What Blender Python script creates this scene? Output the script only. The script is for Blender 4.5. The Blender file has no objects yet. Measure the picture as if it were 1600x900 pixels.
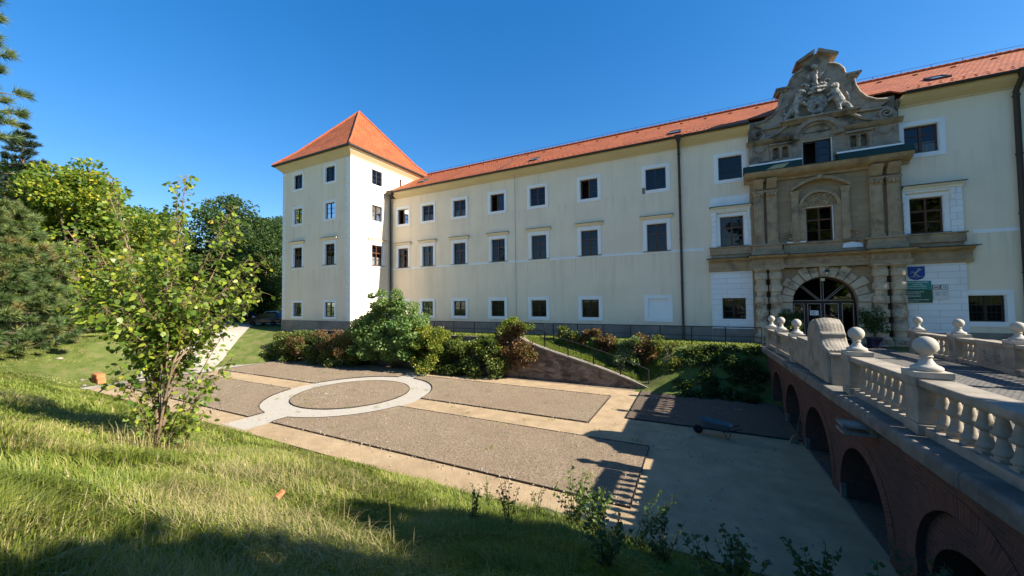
import bpy, bmesh, math, random
import numpy as np
from mathutils import Vector, Matrix
random.seed(7); RNG = np.random.default_rng(7)
S = bpy.context.scene
COL = S.collection
R = math.radians

# ------------------------------------------------------------------ objects
def tag(o, label=None, cat=None, group=None, kind=None):
    if label: o['label'] = label
    if cat: o['category'] = cat
    if group: o['group'] = group
    if kind: o['kind'] = kind
    return o

def empty(name, loc, rz=0, label=None, cat=None, group=None):
    o = bpy.data.objects.new(name, None); COL.objects.link(o)
    o.empty_display_size = .2
    o.location = loc; o.rotation_euler = (0, 0, rz)
    o['off'] = list(loc) if rz == 0 else [0, 0, 0]
    return tag(o, label, cat, group)

def off_of(p):
    # world offset of an unrotated parent chain
    v = Vector((0, 0, 0))
    while p is not None:
        v += Vector(p.location); p = p.parent
    return v

def copy_tree(o, parent=None):
    kids = list(o.children)
    c = o.copy(); COL.objects.link(c)
    if parent is not None: c.parent = parent
    for k in kids: copy_tree(k, c)
    return c

def planar_uv(me):
    n = len(me.loops)
    if n == 0: return
    co = np.empty(len(me.vertices)*3, np.float32); me.vertices.foreach_get('co', co); co = co.reshape(-1, 3)
    lv = np.empty(n, np.int32); me.loops.foreach_get('vertex_index', lv)
    pn = np.empty(len(me.polygons)*3, np.float32); me.polygons.foreach_get('normal', pn); pn = pn.reshape(-1, 3)
    lt = np.empty(len(me.polygons), np.int32); me.polygons.foreach_get('loop_total', lt)
    N = np.repeat(pn, lt, axis=0)
    u = np.stack([-N[:, 1], N[:, 0], np.zeros(n)], 1)
    l = np.linalg.norm(u, axis=1); flat = l < .05
    u[flat] = (1, 0, 0); l[flat] = 1; u /= l[:, None]
    v = np.cross(N, u); P = co[lv]
    uv = np.stack([(P*u).sum(1), (P*v).sum(1)], 1).astype(np.float32)
    me.uv_layers.new(name='UVMap').data.foreach_set('uv', uv.ravel())

class MB:
    def __init__(s): s.v = []; s.f = []; s.m = []; s.mi = 0
    def add(s, vs, fs):
        b = len(s.v); s.v += [tuple(p) for p in vs]
        for f in fs: s.f.append([b+i for i in f]); s.m.append(s.mi)
        return s
    def quad(s, a, b, c, d): return s.add([a, b, c, d], [(0, 1, 2, 3)])
    def box(s, x0, x1, y0, y1, z0, z1):
        return s.add([(x0,y0,z0),(x1,y0,z0),(x1,y1,z0),(x0,y1,z0),(x0,y0,z1),(x1,y0,z1),(x1,y1,z1),(x0,y1,z1)],
            [(0,3,2,1),(4,5,6,7),(0,1,5,4),(1,2,6,5),(2,3,7,6),(3,0,4,7)])
    def frustum(s, b0, b1, z0, z1):
        # b = (x0,x1,y0,y1)
        return s.add([(b0[0],b0[2],z0),(b0[1],b0[2],z0),(b0[1],b0[3],z0),(b0[0],b0[3],z0),(b1[0],b1[2],z1),(b1[1],b1[2],z1),(b1[1],b1[3],z1),(b1[0],b1[3],z1)],
            [(0,3,2,1),(4,5,6,7),(0,1,5,4),(1,2,6,5),(2,3,7,6),(3,0,4,7)])
    def prism(s, pts, axis, a, b):
        n = len(pts)
        if axis == 'y': P = lambda p, q: (p[0], q, p[1])
        elif axis == 'x': P = lambda p, q: (q, p[0], p[1])
        else: P = lambda p, q: (p[0], p[1], q)
        vs = [P(p, a) for p in pts]+[P(p, b) for p in pts]
        fs = [tuple(range(n)), tuple(range(2*n-1, n-1, -1))]+[(i, (i+1) % n, n+(i+1) % n, n+i) for i in range(n)]
        return s.add(vs, fs)
    def lathe(s, prof, c=(0, 0, 0), n=20, sx=1, sy=1):
        vs = []; fs = []; m = len(prof)
        for r, z in prof:
            for i in range(n):
                a = 2*math.pi*i/n; vs.append((c[0]+r*math.cos(a)*sx, c[1]+r*math.sin(a)*sy, c[2]+z))
        for j in range(m-1):
            for i in range(n):
                k = (i+1) % n; fs.append((j*n+i, j*n+k, (j+1)*n+k, (j+1)*n+i))
        fs.append(tuple(range(n-1, -1, -1))); fs.append(tuple(range((m-1)*n, m*n)))
        return s.add(vs, fs)
    def tube(s, path, r, n=6, cap=True):
        path = [Vector(p) for p in path]; m = len(path)
        rs = [r]*m if not hasattr(r, '__len__') else list(r)
        vs = []; fs = []; ref = None
        for j, p in enumerate(path):
            d = (path[min(j+1, m-1)]-path[max(j-1, 0)])
            d = d.normalized() if d.length > 1e-9 else Vector((0, 0, 1))
            if ref is None:
                ref = Vector((1, 0, 0)) if abs(d.x) < .8 else Vector((0, 1, 0))
            a = (ref-d*ref.dot(d)).normalized(); b = d.cross(a); ref = a
            for i in range(n):
                t = 2*math.pi*(i+.5)/n; vs.append(p+(a*math.cos(t)+b*math.sin(t))*rs[j])
        for j in range(m-1):
            for i in range(n):
                k = (i+1) % n; fs.append((j*n+i, j*n+k, (j+1)*n+k, (j+1)*n+i))
        if cap: fs.append(tuple(range(n-1, -1, -1))); fs.append(tuple(range((m-1)*n, m*n)))
        return s.add(vs, fs)
    def ball(s, c, r, n=16, m=10):
        rx, ry, rz = (r, r, r) if not hasattr(r, '__len__') else r
        prof = [(max(.001, math.sin(math.pi*j/m)), -math.cos(math.pi*j/m)*rz) for j in range(m+1)]
        return s.lathe(prof, c, n, rx, ry)
    def build(s, name, mats, parent=None, smooth=0, bevel=0, seg=1, local=False, recalc=True, jitter=0):
        me = bpy.data.meshes.new(name)
        o_ = Vector((0, 0, 0)) if (parent is None or local) else off_of(parent)
        me.from_pydata([(p[0]-o_.x, p[1]-o_.y, p[2]-o_.z) for p in s.v], [], s.f)
        if not isinstance(mats, (list, tuple)): mats = [mats]
        for m in mats: me.materials.append(m)
        if len(mats) > 1: me.polygons.foreach_set('material_index', s.m)
        bm = bmesh.new(); bm.from_mesh(me)
        if recalc: bmesh.ops.recalc_face_normals(bm, faces=bm.faces)
        if bevel:
            ed = [e for e in bm.edges if len(e.link_faces) == 2 and e.calc_face_angle(0) > R(35)]
            bmesh.ops.bevel(bm, geom=ed, offset=bevel, segments=seg, affect='EDGES', profile=.6, clamp_overlap=True)
        bm.to_mesh(me); bm.free()
        if jitter:
            for v in me.vertices: v.co += Vector((random.uniform(-1, 1), random.uniform(-1, 1), random.uniform(-1, 1)))*jitter
        planar_uv(me)
        if smooth:
            me.shade_smooth(); me.set_sharp_from_angle(angle=R(smooth))
        o = bpy.data.objects.new(name, me); COL.objects.link(o)
        if parent is not None: o.parent = parent
        return o

def from_arrays(name, V, F, mat, parent=None, rnd=None, smooth=False, extra=None):
    """V (N,3) float, F (M,k) int with k = 3 or 4"""
    V = np.asarray(V, np.float32); F = np.asarray(F, np.int32)
    if parent is not None: V = V-np.array(off_of(parent), np.float32)
    me = bpy.data.meshes.new(name); k = F.shape[1]
    me.vertices.add(len(V)); me.vertices.foreach_set('co', V.ravel())
    me.loops.add(F.size); me.loops.foreach_set('vertex_index', F.ravel())
    me.polygons.add(len(F)); me.polygons.foreach_set('loop_start', np.arange(0, F.size, k, dtype=np.int32))
    if smooth: me.polygons.foreach_set('use_smooth', np.ones(len(F), bool))
    if rnd is not None:
        a = me.attributes.new('rnd', 'FLOAT', 'POINT'); a.data.foreach_set('value', np.asarray(rnd, np.float32))
    me.update(calc_edges=True); me.validate()
    me.materials.append(mat)
    o = bpy.data.objects.new(name, me); COL.objects.link(o)
    if parent is not None: o.parent = parent
    return o

# ------------------------------------------------------------------ materials
class NT:
    def __init__(s, name):
        s.m = bpy.data.materials.new(name); s.m.use_nodes = True
        s.t = s.m.node_tree; s.n = s.t.nodes; s.n.clear()
        s.out = s.n.new('ShaderNodeOutputMaterial')
    def new(s, ty, **kw):
        x = s.n.new('ShaderNode'+ty)
        for k, v in kw.items():
            if hasattr(x, k): setattr(x, k, v)
            else: x.inputs[k.replace('_', ' ')].default_value = v
        return x
    def link(s, a, b): s.t.links.new(a, b)
    def coord(s, what='Object', scale=(1, 1, 1), rot=(0, 0, 0)):
        c = s.new('TexCoord'); m = s.new('Mapping'); m.inputs['Scale'].default_value = scale; m.inputs['Rotation'].default_value = rot
        s.link(c.outputs[what], m.inputs[0]); return m.outputs[0]
    def noise(s, vec, scale, detail=4, rough=.55, dist=0):
        x = s.new('TexNoise'); x.inputs['Scale'].default_value = scale; x.inputs['Detail'].default_value = detail
        x.inputs['Roughness'].default_value = rough; x.inputs['Distortion'].default_value = dist
        s.link(vec, x.inputs['Vector']); return x.outputs['Fac']
    def ramp(s, fac, stops, interp='LINEAR'):
        x = s.new('ValToRGB'); e = x.color_ramp.elements; x.color_ramp.interpolation = interp
        while len(e) < len(stops): e.new(.5)
        for i, (p, c) in enumerate(stops):
            e[i].position = p; e[i].color = (*c, 1) if len(c) == 3 else c
        s.link(fac, x.inputs[0]); return x.outputs[0]
    def mix(s, fac, a, b, blend='MIX'):
        x = s.new('Mix', data_type='RGBA', blend_type=blend)
        for val, i in ((fac, 0), (a, 6), (b, 7)):
            if hasattr(val, 'links'): s.link(val, x.inputs[i])
            elif i == 0: x.inputs[0].default_value = val
            else: x.inputs[i].default_value = (*val, 1)
        return x.outputs[2]
    def math(s, op, a, b=0.):
        x = s.new('Math', operation=op)
        for v, i in ((a, 0), (b, 1)):
            if hasattr(v, 'links'): s.link(v, x.inputs[i])
            else: x.inputs[i].default_value = v
        return x.outputs[0]
    def bump(s, h, strength=.3, dist=.02):
        x = s.new('Bump'); x.inputs['Strength'].default_value = strength; x.inputs['Distance'].default_value = dist
        s.link(h, x.inputs['Height']); return x.outputs[0]
    def pbr(s, col, rough=.8, bump=None, spec=.3, metal=0.):
        b = s.new('BsdfPrincipled'); b.inputs['Metallic'].default_value = metal
        b.inputs['Specular IOR Level'].default_value = spec
        if hasattr(col, 'links'): s.link(col, b.inputs['Base Color'])
        else: b.inputs['Base Color'].default_value = (*col, 1)
        if hasattr(rough, 'links'): s.link(rough, b.inputs['Roughness'])
        else: b.inputs['Roughness'].default_value = rough
        if bump is not None: s.link(bump, b.inputs['Normal'])
        s.link(b.outputs[0], s.out.inputs[0]); return s.m

def m_noise(name, c1, c2, scale=3, rough=.85, bump=.2, bscale=None, dist=.01, c3=None, sc3=.4, amt3=.5, aniso=(1, 1, 1), spec=.25, metal=0, lo=.35, hi=.65):
    n = NT(name); v = n.coord('Object', aniso)
    f = n.noise(v, scale, 6, .6)
    col = n.ramp(f, [(lo, c1), (hi, c2)])
    if c3:
        g = n.ramp(n.noise(n.coord('Object', aniso), sc3, 5, .65, .3), [(.52, (0, 0, 0)), (.68, (1, 1, 1))])
        col = n.mix(n.math('MULTIPLY', g, amt3), col, c3)
    b = n.bump(n.noise(n.coord('Object'), bscale or scale*6, 6, .65), bump, dist) if bump else None
    return n.pbr(col, rough, b, spec, metal)

def m_plaster(name, base, dirt, amt=.5, streak=True, sills=False):
    n = NT(name); v = n.coord('Object')
    f = n.noise(v, .35, 6, .6)
    f2 = n.noise(n.coord('Object', (1.3, 1.3, .12)), 1.1, 6, .65)
    f3 = n.noise(v, 14, 4, .6)
    k = n.math('MULTIPLY', n.ramp(f, [(.42, (0, 0, 0)), (.72, (1, 1, 1))]), amt)
    col = n.mix(k, base, dirt)
    if streak:
        k2 = n.math('MULTIPLY', n.ramp(f2, [(.5, (0, 0, 0)), (.75, (1, 1, 1))]), amt*.9)
        col = n.mix(n.math('MULTIPLY', k2, .85), col, tuple(x*.85 for x in dirt))
    if sills:      # rain streaks below the two rows of sills, damp above the plinth
        g = n.new('NewGeometry'); sp_ = n.new('SeparateXYZ'); n.link(g.outputs['Position'], sp_.inputs[0])
        def band(z0, z1):
            r_ = n.new('MapRange'); r_.inputs['From Min'].default_value = z0; r_.inputs['From Max'].default_value = z1; n.link(sp_.outputs[2], r_.inputs['Value']); return r_.outputs[0]
        st = n.ramp(n.noise(n.coord('Object', (2.2, 2.2, .06)), 1.6, 5, .65), [(.50, (0, 0, 0)), (.68, (1, 1, 1))])
        up = n.math('MULTIPLY', band(1.2, 3.3), n.math('LESS_THAN', sp_.outputs[2], 3.3)); up2 = n.math('MULTIPLY', band(6.4, 8.0), n.math('LESS_THAN', sp_.outputs[2], 8.0))
        k3 = n.math('MULTIPLY', n.math('MULTIPLY', n.math('ADD', up, up2), st), .34)
        col = n.mix(k3, col, tuple(x*.62 for x in dirt))
        dm = n.math('MULTIPLY', n.math('MULTIPLY', band(-.7, -2.0), n.ramp(n.noise(v, .9, 6, .65), [(.35, (.2, .2, .2)), (.7, (1, 1, 1))])), .38)
        col = n.mix(dm, col, tuple(x*.6 for x in dirt))
    col = n.mix(n.math('MULTIPLY', f3, .10), col, tuple(x*.6 for x in dirt))
    return n.pbr(col, .9, n.bump(n.noise(v, 45, 5, .7), .18, .012), .15)

def m_brick(name, c1, c2, mortar, w, h, ms=.008, rough=.88, bump=.5, offset=.5, stain=None, dist=.02, vary=1., bias=0., squash=1., stain_amt=.8, st_scale=.5):
    n = NT(name); v = n.coord('UV')
    wob = n.new('VectorMath', operation='ADD'); wn = n.new('TexNoise'); wn.inputs['Scale'].default_value = 1.2; n.link(v, wn.inputs['Vector'])
    sc = n.new('VectorMath', operation='SCALE'); sc.inputs['Scale'].default_value = h*.18; n.link(wn.outputs['Color'], sc.inputs[0])
    n.link(v, wob.inputs[0]); n.link(sc.outputs[0], wob.inputs[1])
    b = n.new('TexBrick', offset=offset, squash=squash); b.inputs['Scale'].default_value = 1
    b.inputs['Brick Width'].default_value = w; b.inputs['Row Height'].default_value = h
    b.inputs['Mortar Size'].default_value = ms; b.inputs['Mortar Smooth'].default_value = .3; b.inputs['Bias'].default_value = bias
    b.inputs['Color1'].default_value = (*c1, 1); b.inputs['Color2'].default_value = (*c2, 1); b.inputs['Mortar'].default_value = (*mortar, 1)
    n.link(wob.outputs[0], b.inputs['Vector'])
    col = b.outputs['Color']
    f = n.noise(v, 9, 5, .6)
    col = n.mix(n.math('MULTIPLY', f, .5*vary), col, tuple(x*.45 for x in c1))
    if stain:
        g = n.ramp(n.noise(n.coord('Object'), st_scale, 6, .65, .4), [(.48, (0, 0, 0)), (.66, (1, 1, 1))])
        col = n.mix(n.math('MULTIPLY', g, stain_amt), col, stain)
    hgt = n.math('ADD', n.math('MULTIPLY', b.outputs['Fac'], -1.), n.math('MULTIPLY', n.noise(v, 30, 5, .65), .5))
    return n.pbr(col, rough, n.bump(hgt, bump, dist), .2)

def m_roof(name, c1, c2, dark):
    n = NT(name); v = n.coord('UV')
    b = n.new('TexBrick', offset=.5); b.inputs['Scale'].default_value = 1
    b.inputs['Brick Width'].default_value = .25; b.inputs['Row Height'].default_value = .25
    b.inputs['Mortar Size'].default_value = .028; b.inputs['Mortar Smooth'].default_value = .3; b.inputs['Bias'].default_value = 0
    b.inputs['Color1'].default_value = (*c1, 1); b.inputs['Color2'].default_value = (*c2, 1); b.inputs['Mortar'].default_value = (*dark, 1)
    n.link(v, b.inputs['Vector'])
    f = n.noise(v, .6, 6, .65)
    col = n.mix(n.math('MULTIPLY', n.ramp(f, [(.4, (0, 0, 0)), (.7, (1, 1, 1))]), .7), b.outputs['Color'], tuple(x*.6 for x in c2))
    f2 = n.noise(n.coord('UV', (3, .25, 1)), 2.2, 5, .6)
    col = n.mix(n.math('MULTIPLY', n.ramp(f2, [(.55, (0, 0, 0)), (.75, (1, 1, 1))]), .3), col, (c1[0]*1.1, c1[1]*1.35, c1[2]*1.6))
    sep = n.new('SeparateXYZ'); n.link(v, sep.inputs[0])
    saw = n.math('FRACT', n.math('DIVIDE', sep.outputs[1], .25))
    hgt = n.math('ADD', n.math('MULTIPLY', b.outputs['Fac'], -.7), n.math('MULTIPLY', saw, -.9))
    return n.pbr(col, .75, n.bump(hgt, .6, .03), .25)

def m_leaf(name, stops, transl=.35, rough=.5, spec=.3):
    n = NT(name); a = n.new('Attribute', attribute_name='rnd')
    col = n.ramp(a.outputs['Fac'], stops)
    d = n.new('BsdfPrincipled'); d.inputs['Roughness'].default_value = rough; d.inputs['Specular IOR Level'].default_value = spec
    n.link(col, d.inputs['Base Color'])
    t = n.new('BsdfTranslucent'); n.link(n.mix(.35, col, (.35, .45, .05)), t.inputs[0])
    mx = n.new('MixShader'); mx.inputs[0].default_value = transl
    n.link(d.outputs[0], mx.inputs[1]); n.link(t.outputs[0], mx.inputs[2]); n.link(mx.outputs[0], n.out.inputs[0])
    return n.m

def m_plain(name, c, rough=.6, spec=.4, metal=0., var=.15, bump=.05):
    n = NT(name); v = n.coord('Object'); f = n.noise(v, 7, 5, .6)
    col = n.mix(n.math('MULTIPLY', f, var*2), c, tuple(x*.55 for x in c))
    return n.pbr(col, rough, n.bump(n.noise(v, 60, 4), bump, .005), spec, metal)

def m_glass(name, tint=(.02, .025, .03), mixv=.55):
    n = NT(name)
    tr = n.new('BsdfTransparent'); tr.inputs[0].default_value = (.55, .58, .6, 1)
    gl = n.new('BsdfGlossy'); gl.inputs['Roughness'].default_value = .015; gl.inputs[0].default_value = (.9, .95, 1, 1)
    nz = n.bump(n.noise(n.coord('Object'), 1.4, 2), .06, .05); n.link(nz, gl.inputs['Normal'])
    fr = n.new('Fresnel'); fr.inputs[0].default_value = 1.6
    k = n.math('ADD', n.math('MULTIPLY', fr.outputs[0], .68), .005)
    mx = n.new('MixShader'); n.link(k, mx.inputs[0]); n.link(tr.outputs[0], mx.inputs[1]); n.link(gl.outputs[0], mx.inputs[2])
    n.link(mx.outputs[0], n.out.inputs[0]); return n.m

M = {}
M['plaster'] = m_plaster('cream_plaster', (.89, .755, .57), (.72, .60, .445), .5, True, True)
M['white'] = m_plaster('white_plaster', (.88, .88, .87), (.70, .69, .67), .35)
M['quoin'] = m_plaster('quoin_plaster', (.86, .84, .79), (.72, .69, .63), .4)
M['eaves'] = m_plaster('eaves_plaster', (.70, .56, .34), (.52, .42, .26), .4, False)
M['roof'] = m_roof('clay_tiles', (.44, .125, .034), (.29, .075, .024), (.10, .028, .012))
M['ridge'] = m_noise('ridge_tiles', (.40, .11, .045), (.26, .07, .03), 6)
M['gutter'] = m_plain('dark_gutter', (.045, .035, .03), .5, .4)
M['plinth'] = m_brick('plinth_stone', (.34, .29, .24), (.27, .23, .19), (.16, .14, .12), 1.1, .5, .008, stain=(.16, .14, .12))
M['wood'] = m_plain('brown_window_wood', (.11, .042, .02), .45, .4, 0, .2)
M['wooddark'] = m_plain('dark_window_wood', (.03, .022, .02), .45, .4)
M['glass'] = m_glass('window_glass')
M['room'] = m_noise('room_dark', (.016, .014, .013), (.03, .026, .024), 1.3, bump=0)  # near-black colour stands in for the unlit rooms behind the glass
M['curtain'] = m_noise('curtain_cloth', (.72, .71, .68), (.5, .5, .48), 6, aniso=(4, 4, .2), bump=0)
M['iron'] = m_plain('black_iron', (.012, .012, .013), .5, .4)
M['sand'] = m_brick('sandstone_courses', (.44, .32, .195), (.36, .255, .155), (.19, .135, .085), 1.15, .34, .006, stain=(.22, .16, .11), bump=.5, stain_amt=.55)
M['sandp'] = m_noise('carved_sandstone', (.44, .32, .195), (.32, .23, .14), 2.5, .9, .5, 14, .03, (.16, .115, .08), .9, .7)
M['sandl'] = m_noise('pale_sandstone', (.56, .47, .345), (.43, .335, .225), 1.6, .9, .5, 14, .03, (.15, .11, .075), 1.3, .85)
M['greyst'] = m_noise('weathered_grey_stone', (.37, .30, .225), (.23, .185, .14), 2.2, .92, .5, 12, .04, (.055, .048, .042), .9, .9)
M['statue'] = m_noise('weathered_statue_stone', (.46, .43, .38), (.15, .14, .125), 4.0, .92, .5, 16, .03, (.025, .024, .023), 2.4, .95)
M['blackstain'] = m_noise('black_stained_stone', (.05, .035, .026), (.10, .066, .044), 3, .9, .4, 12, .02)
M['copper'] = m_plain('green_copper', (.014, .045, .036), .7, .3, 0)
M['lead'] = m_plain('lead_sheet', (.06, .06, .06), .5, .4, .4)
M['rust'] = m_brick('white_rustication', (.86, .86, .85), (.80, .80, .79), (.54, .54, .53), 1.7, .36, .012, bump=.5, stain=(.66, .64, .6), stain_amt=.4, vary=.15)
M['bal'] = m_noise('balustrade_stone', (.33, .285, .222), (.215, .185, .142), 2.3, .9, .45, 18, .02, (.15, .13, .105), 1.3, .75)
M['balball'] = m_noise('finial_stone', (.44, .405, .345), (.33, .30, .252), 5, .88, .35, 40, .01, (.28, .255, .215), 2.5, .5)
M['ledge'] = m_noise('ledge_stone', (.21, .185, .15), (.115, .10, .082), 1.8, .92, .5, 12, .03, (.085, .08, .07), .8, .85)
M['brick'] = m_brick('bridge_brick', (.165, .07, .048), (.09, .044, .034), (.13, .108, .088), .27, .078, .010, stain=(.065, .046, .037), bump=.9, stain_amt=.8, st_scale=.8)
M['ring'] = m_brick('arch_brick', (.165, .07, .048), (.10, .046, .035), (.14, .115, .092), .078, .40, .010, bump=.8)
M['cobble'] = m_brick('deck_cobbles', (.22, .205, .18), (.15, .14, .125), (.07, .065, .058), .13, .11, .014, bump=1., dist=.03)
def rubble():
    n = NT('rubble_wall'); v = n.coord('Object', (2.1, 2.1, 4.6)); d = n.noise(n.coord('Object'), 2.2, 4)
    ad = n.new('VectorMath', operation='ADD'); n.link(v, ad.inputs[0]); cb = n.new('CombineXYZ'); n.link(d, cb.inputs[0]); n.link(d, cb.inputs[2]); n.link(cb.outputs[0], ad.inputs[1])
    vo = n.new('TexVoronoi'); vo.inputs['Scale'].default_value = 1.; n.link(ad.outputs[0], vo.inputs['Vector'])
    ve = n.new('TexVoronoi', feature='DISTANCE_TO_EDGE'); ve.inputs['Scale'].default_value = 1.; n.link(ad.outputs[0], ve.inputs['Vector'])
    bw = n.new('RGBToBW'); n.link(vo.outputs['Color'], bw.inputs[0])
    col = n.ramp(bw.outputs[0], [(.15, (.10, .075, .058)), (.5, (.21, .155, .115)), (.8, (.30, .235, .17)), (1, (.26, .12, .075))])
    edge = n.ramp(ve.outputs['Distance'], [(0, (1, 1, 1)), (.09, (0, 0, 0))])
    col = n.mix(edge, col, (.17, .135, .105)); col = n.mix(n.math('MULTIPLY', n.ramp(n.noise(n.coord('Object'), .9, 6, .65), [(.45, (0, 0, 0)), (.65, (1, 1, 1))]), .75), col, (.06, .048, .04))
    h = n.math('ADD', n.math('MULTIPLY', ve.outputs['Distance'], 1.4), n.math('MULTIPLY', n.noise(n.coord('Object'), 14, 6, .7), .6))
    return n.pbr(col, .95, n.bump(h, 1., .08), .15)
M['oldwall'] = rubble()
M['coping'] = m_noise('wall_coping', (.26, .225, .18), (.15, .13, .105), 3, .9, .5)
M['bark'] = m_noise('bark', (.14, .10, .07), (.07, .05, .036), 5, .95, .8, 20, .03, aniso=(1, 1, .25))
M['barkl'] = m_noise('pale_bark', (.24, .165, .10), (.11, .075, .05), 6, .9, .6, 25, .01, aniso=(1, 1, .3))
M['path'] = m_noise('tan_gravel_path', (.42, .305, .18), (.33, .235, .135), 1.6, .95, .9, 45, .03, (.23, .165, .095), .6, .5)
M['gravel'] = None
def soil_beds():
    n = NT('soil_beds'); v = n.coord('Object')
    col = n.ramp(n.noise(v, 13, 7, .75), [(.30, (.05, .036, .024)), (.42, (.20, .15, .10)), (.56, (.31, .24, .16)), (.72, (.40, .32, .22))])
    col = n.mix(n.math('MULTIPLY', n.ramp(n.noise(v, 1.3, 6, .7, .6), [(.45, (0, 0, 0)), (.7, (1, 1, 1))]), .5), col, (.17, .125, .082))
    col = n.mix(n.math('MULTIPLY', n.ramp(n.noise(v, .25, 4, .6), [(.4, (0, 0, 0)), (.7, (1, 1, 1))]), .35), col, (.24, .165, .11))
    return n.pbr(col, .98, n.bump(n.noise(v, 10, 7, .75), 1., .10), .1)
M['bed'] = soil_beds()
M['soil'] = m_noise('dark_soil', (.16, .118, .085), (.085, .062, .045), 14, .98, 1., 20, .06)
def gravel():
    n = NT('white_gravel'); v = n.coord('Object')
    vo = n.new('TexVoronoi'); vo.inputs['Scale'].default_value = 26; n.link(v, vo.inputs['Vector'])
    col = n.ramp(n.noise(v, 30, 3), [(.3, (.30, .265, .215)), (.7, (.52, .475, .40))])
    col = n.mix(n.math('MULTIPLY', n.ramp(n.noise(v, .7, 4), [(.45, (0, 0, 0)), (.7, (1, 1, 1))]), .35), col, (.44, .37, .28))
    return n.pbr(col, .95, n.bump(vo.outputs['Distance'], .9, .03), .2)
M['gravel'] = gravel()
M['road'] = m_noise('pale_road', (.38, .335, .27), (.30, .265, .21), .8, .95, .4, 40, .02)
def ground_mat():
    n = NT('grass_ground'); v = n.coord('Object')
    col = n.ramp(n.noise(v, 1.1, 6, .65), [(.35, (.085, .125, .025)), (.52, (.155, .19, .045)), (.68, (.26, .215, .10))])
    col = n.mix(n.math('MULTIPLY', n.noise(v, 18, 5, .7), .6), col, (.045, .05, .018))
    return n.pbr(col, .95, n.bump(n.noise(v, 22, 6, .7), 1., .08), .1)
M['ground'] = ground_mat()
M['moat'] = m_noise('moat_earth', (.30, .24, .175), (.21, .165, .12), 1.5, .95, .6, 30, .03)
M['steel'] = m_plain('edging_steel', (.035, .025, .02), .6, .4)
# foliage
M['sap'] = m_leaf('sapling_leaf', [(0, (.05, .11, .018)), (.4, (.13, .205, .025)), (.7, (.28, .34, .035)), (.93, (.44, .43, .05)), (1, (.48, .32, .04))], .5, .4, .4)
M['green'] = m_leaf('shrub_leaf', [(0, (.05, .115, .035)), (.55, (.135, .225, .06)), (1, (.30, .37, .12))], .42)
M['olive'] = m_leaf('ivy_leaf', [(0, (.03, .06, .014)), (.5, (.10, .13, .026)), (.8, (.21, .20, .04)), (1, (.22, .08, .035))], .32)
M['yelgreen'] = m_leaf('yellowing_leaf', [(0, (.05, .10, .018)), (.55, (.13, .18, .025)), (1, (.34, .29, .04))], .4)
M['red'] = m_leaf('creeper_leaf', [(0, (.055, .028, .016)), (.45, (.13, .055, .028)), (.75, (.19, .105, .04)), (1, (.11, .13, .03))], .3)
M['pale'] = m_leaf('pale_leaf', [(0, (.07, .115, .04)), (.6, (.17, .22, .085)), (1, (.32, .34, .17))], .35)
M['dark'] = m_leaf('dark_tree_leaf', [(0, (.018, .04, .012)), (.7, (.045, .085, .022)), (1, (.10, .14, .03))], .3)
M['mid'] = m_leaf('tree_leaf', [(0, (.03, .065, .014)), (.6, (.075, .13, .022)), (1, (.17, .20, .03))], .35)
M['maple'] = m_leaf('maple_leaf', [(0, (.04, .09, .014)), (.45, (.12, .185, .02)), (.75, (.30, .30, .025)), (1, (.52, .42, .03))], .42)
M['needle'] = m_leaf('pine_needle', [(0, (.03, .06, .022)), (.5, (.085, .13, .042)), (.82, (.17, .20, .06)), (1, (.26, .15, .065))], .22, .5)
M['spruce'] = m_leaf('spruce_needle', [(0, (.012, .028, .02)), (1, (.035, .06, .035))], .1, .5)
M['grass'] = m_leaf('grass_blade', [(0, (.05, .095, .014)), (.35, (.125, .175, .024)), (.65, (.235, .26, .042)), (.85, (.36, .31, .12)), (1, (.46, .375, .19))], .42, .5)
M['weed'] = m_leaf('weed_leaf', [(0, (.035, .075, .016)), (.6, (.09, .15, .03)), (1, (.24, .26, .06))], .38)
# ------------------------------------------------------------------ camera, light, sky
PITCH, YAW, ROLL = R(1.823), R(26.76), R(-.69)
def cam_basis():
    s, c, cp, sp, cr, sr = math.sin(YAW), math.cos(YAW), math.cos(PITCH), math.sin(PITCH), math.cos(ROLL), math.sin(ROLL)
    R0 = Vector((c, s, 0)); Fw = Vector((-s*cp, c*cp, sp)); U0 = Vector((s*sp, -c*sp, cp))
    return R0*cr+U0*sr, -R0*sr+U0*cr, Fw
rt, up, fw = cam_basis()
cam = bpy.data.cameras.new('camera'); co_ = bpy.data.objects.new('camera', cam); COL.objects.link(co_)
cam.sensor_width = 36; cam.lens = 567.6/1600*36; cam.clip_start = .05; cam.clip_end = 3000
mw = Matrix.Identity(4)
for i in range(3): mw[i][0], mw[i][1], mw[i][2] = rt[i], up[i], -fw[i]
co_.matrix_world = mw; S.camera = co_
SUN_EL, SUN_AZ = 31.8, 87.0        # azimuth from +Y towards +X
sd = Vector((math.cos(R(SUN_EL))*math.sin(R(SUN_AZ)), math.cos(R(SUN_EL))*math.cos(R(SUN_AZ)), math.sin(R(SUN_EL))))
sl = bpy.data.lights.new('sun', 'SUN'); sl.energy = 4.4; sl.angle = R(.53); sl.color = (1, .93, .82)
so = bpy.data.objects.new('sun', sl); COL.objects.link(so); so.rotation_euler = sd.to_track_quat('Z', 'Y').to_euler()
w = bpy.data.worlds.new('World'); S.world = w; w.use_nodes = True
wn = w.node_tree.nodes; bg = wn['Background']
sky = wn.new('ShaderNodeTexSky'); sky.sky_type = 'NISHITA'; sky.sun_disc = False
sky.sun_elevation = R(SUN_EL); sky.sun_rotation = R(SUN_AZ); sky.altitude = 200; sky.air_density = 1.0; sky.dust_density = .35; sky.ozone_density = 3.0
hs = wn.new('ShaderNodeHueSaturation'); hs.inputs['Saturation'].default_value = 1.62; hs.inputs['Hue'].default_value = .508; hs.inputs['Value'].default_value = .80
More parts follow.
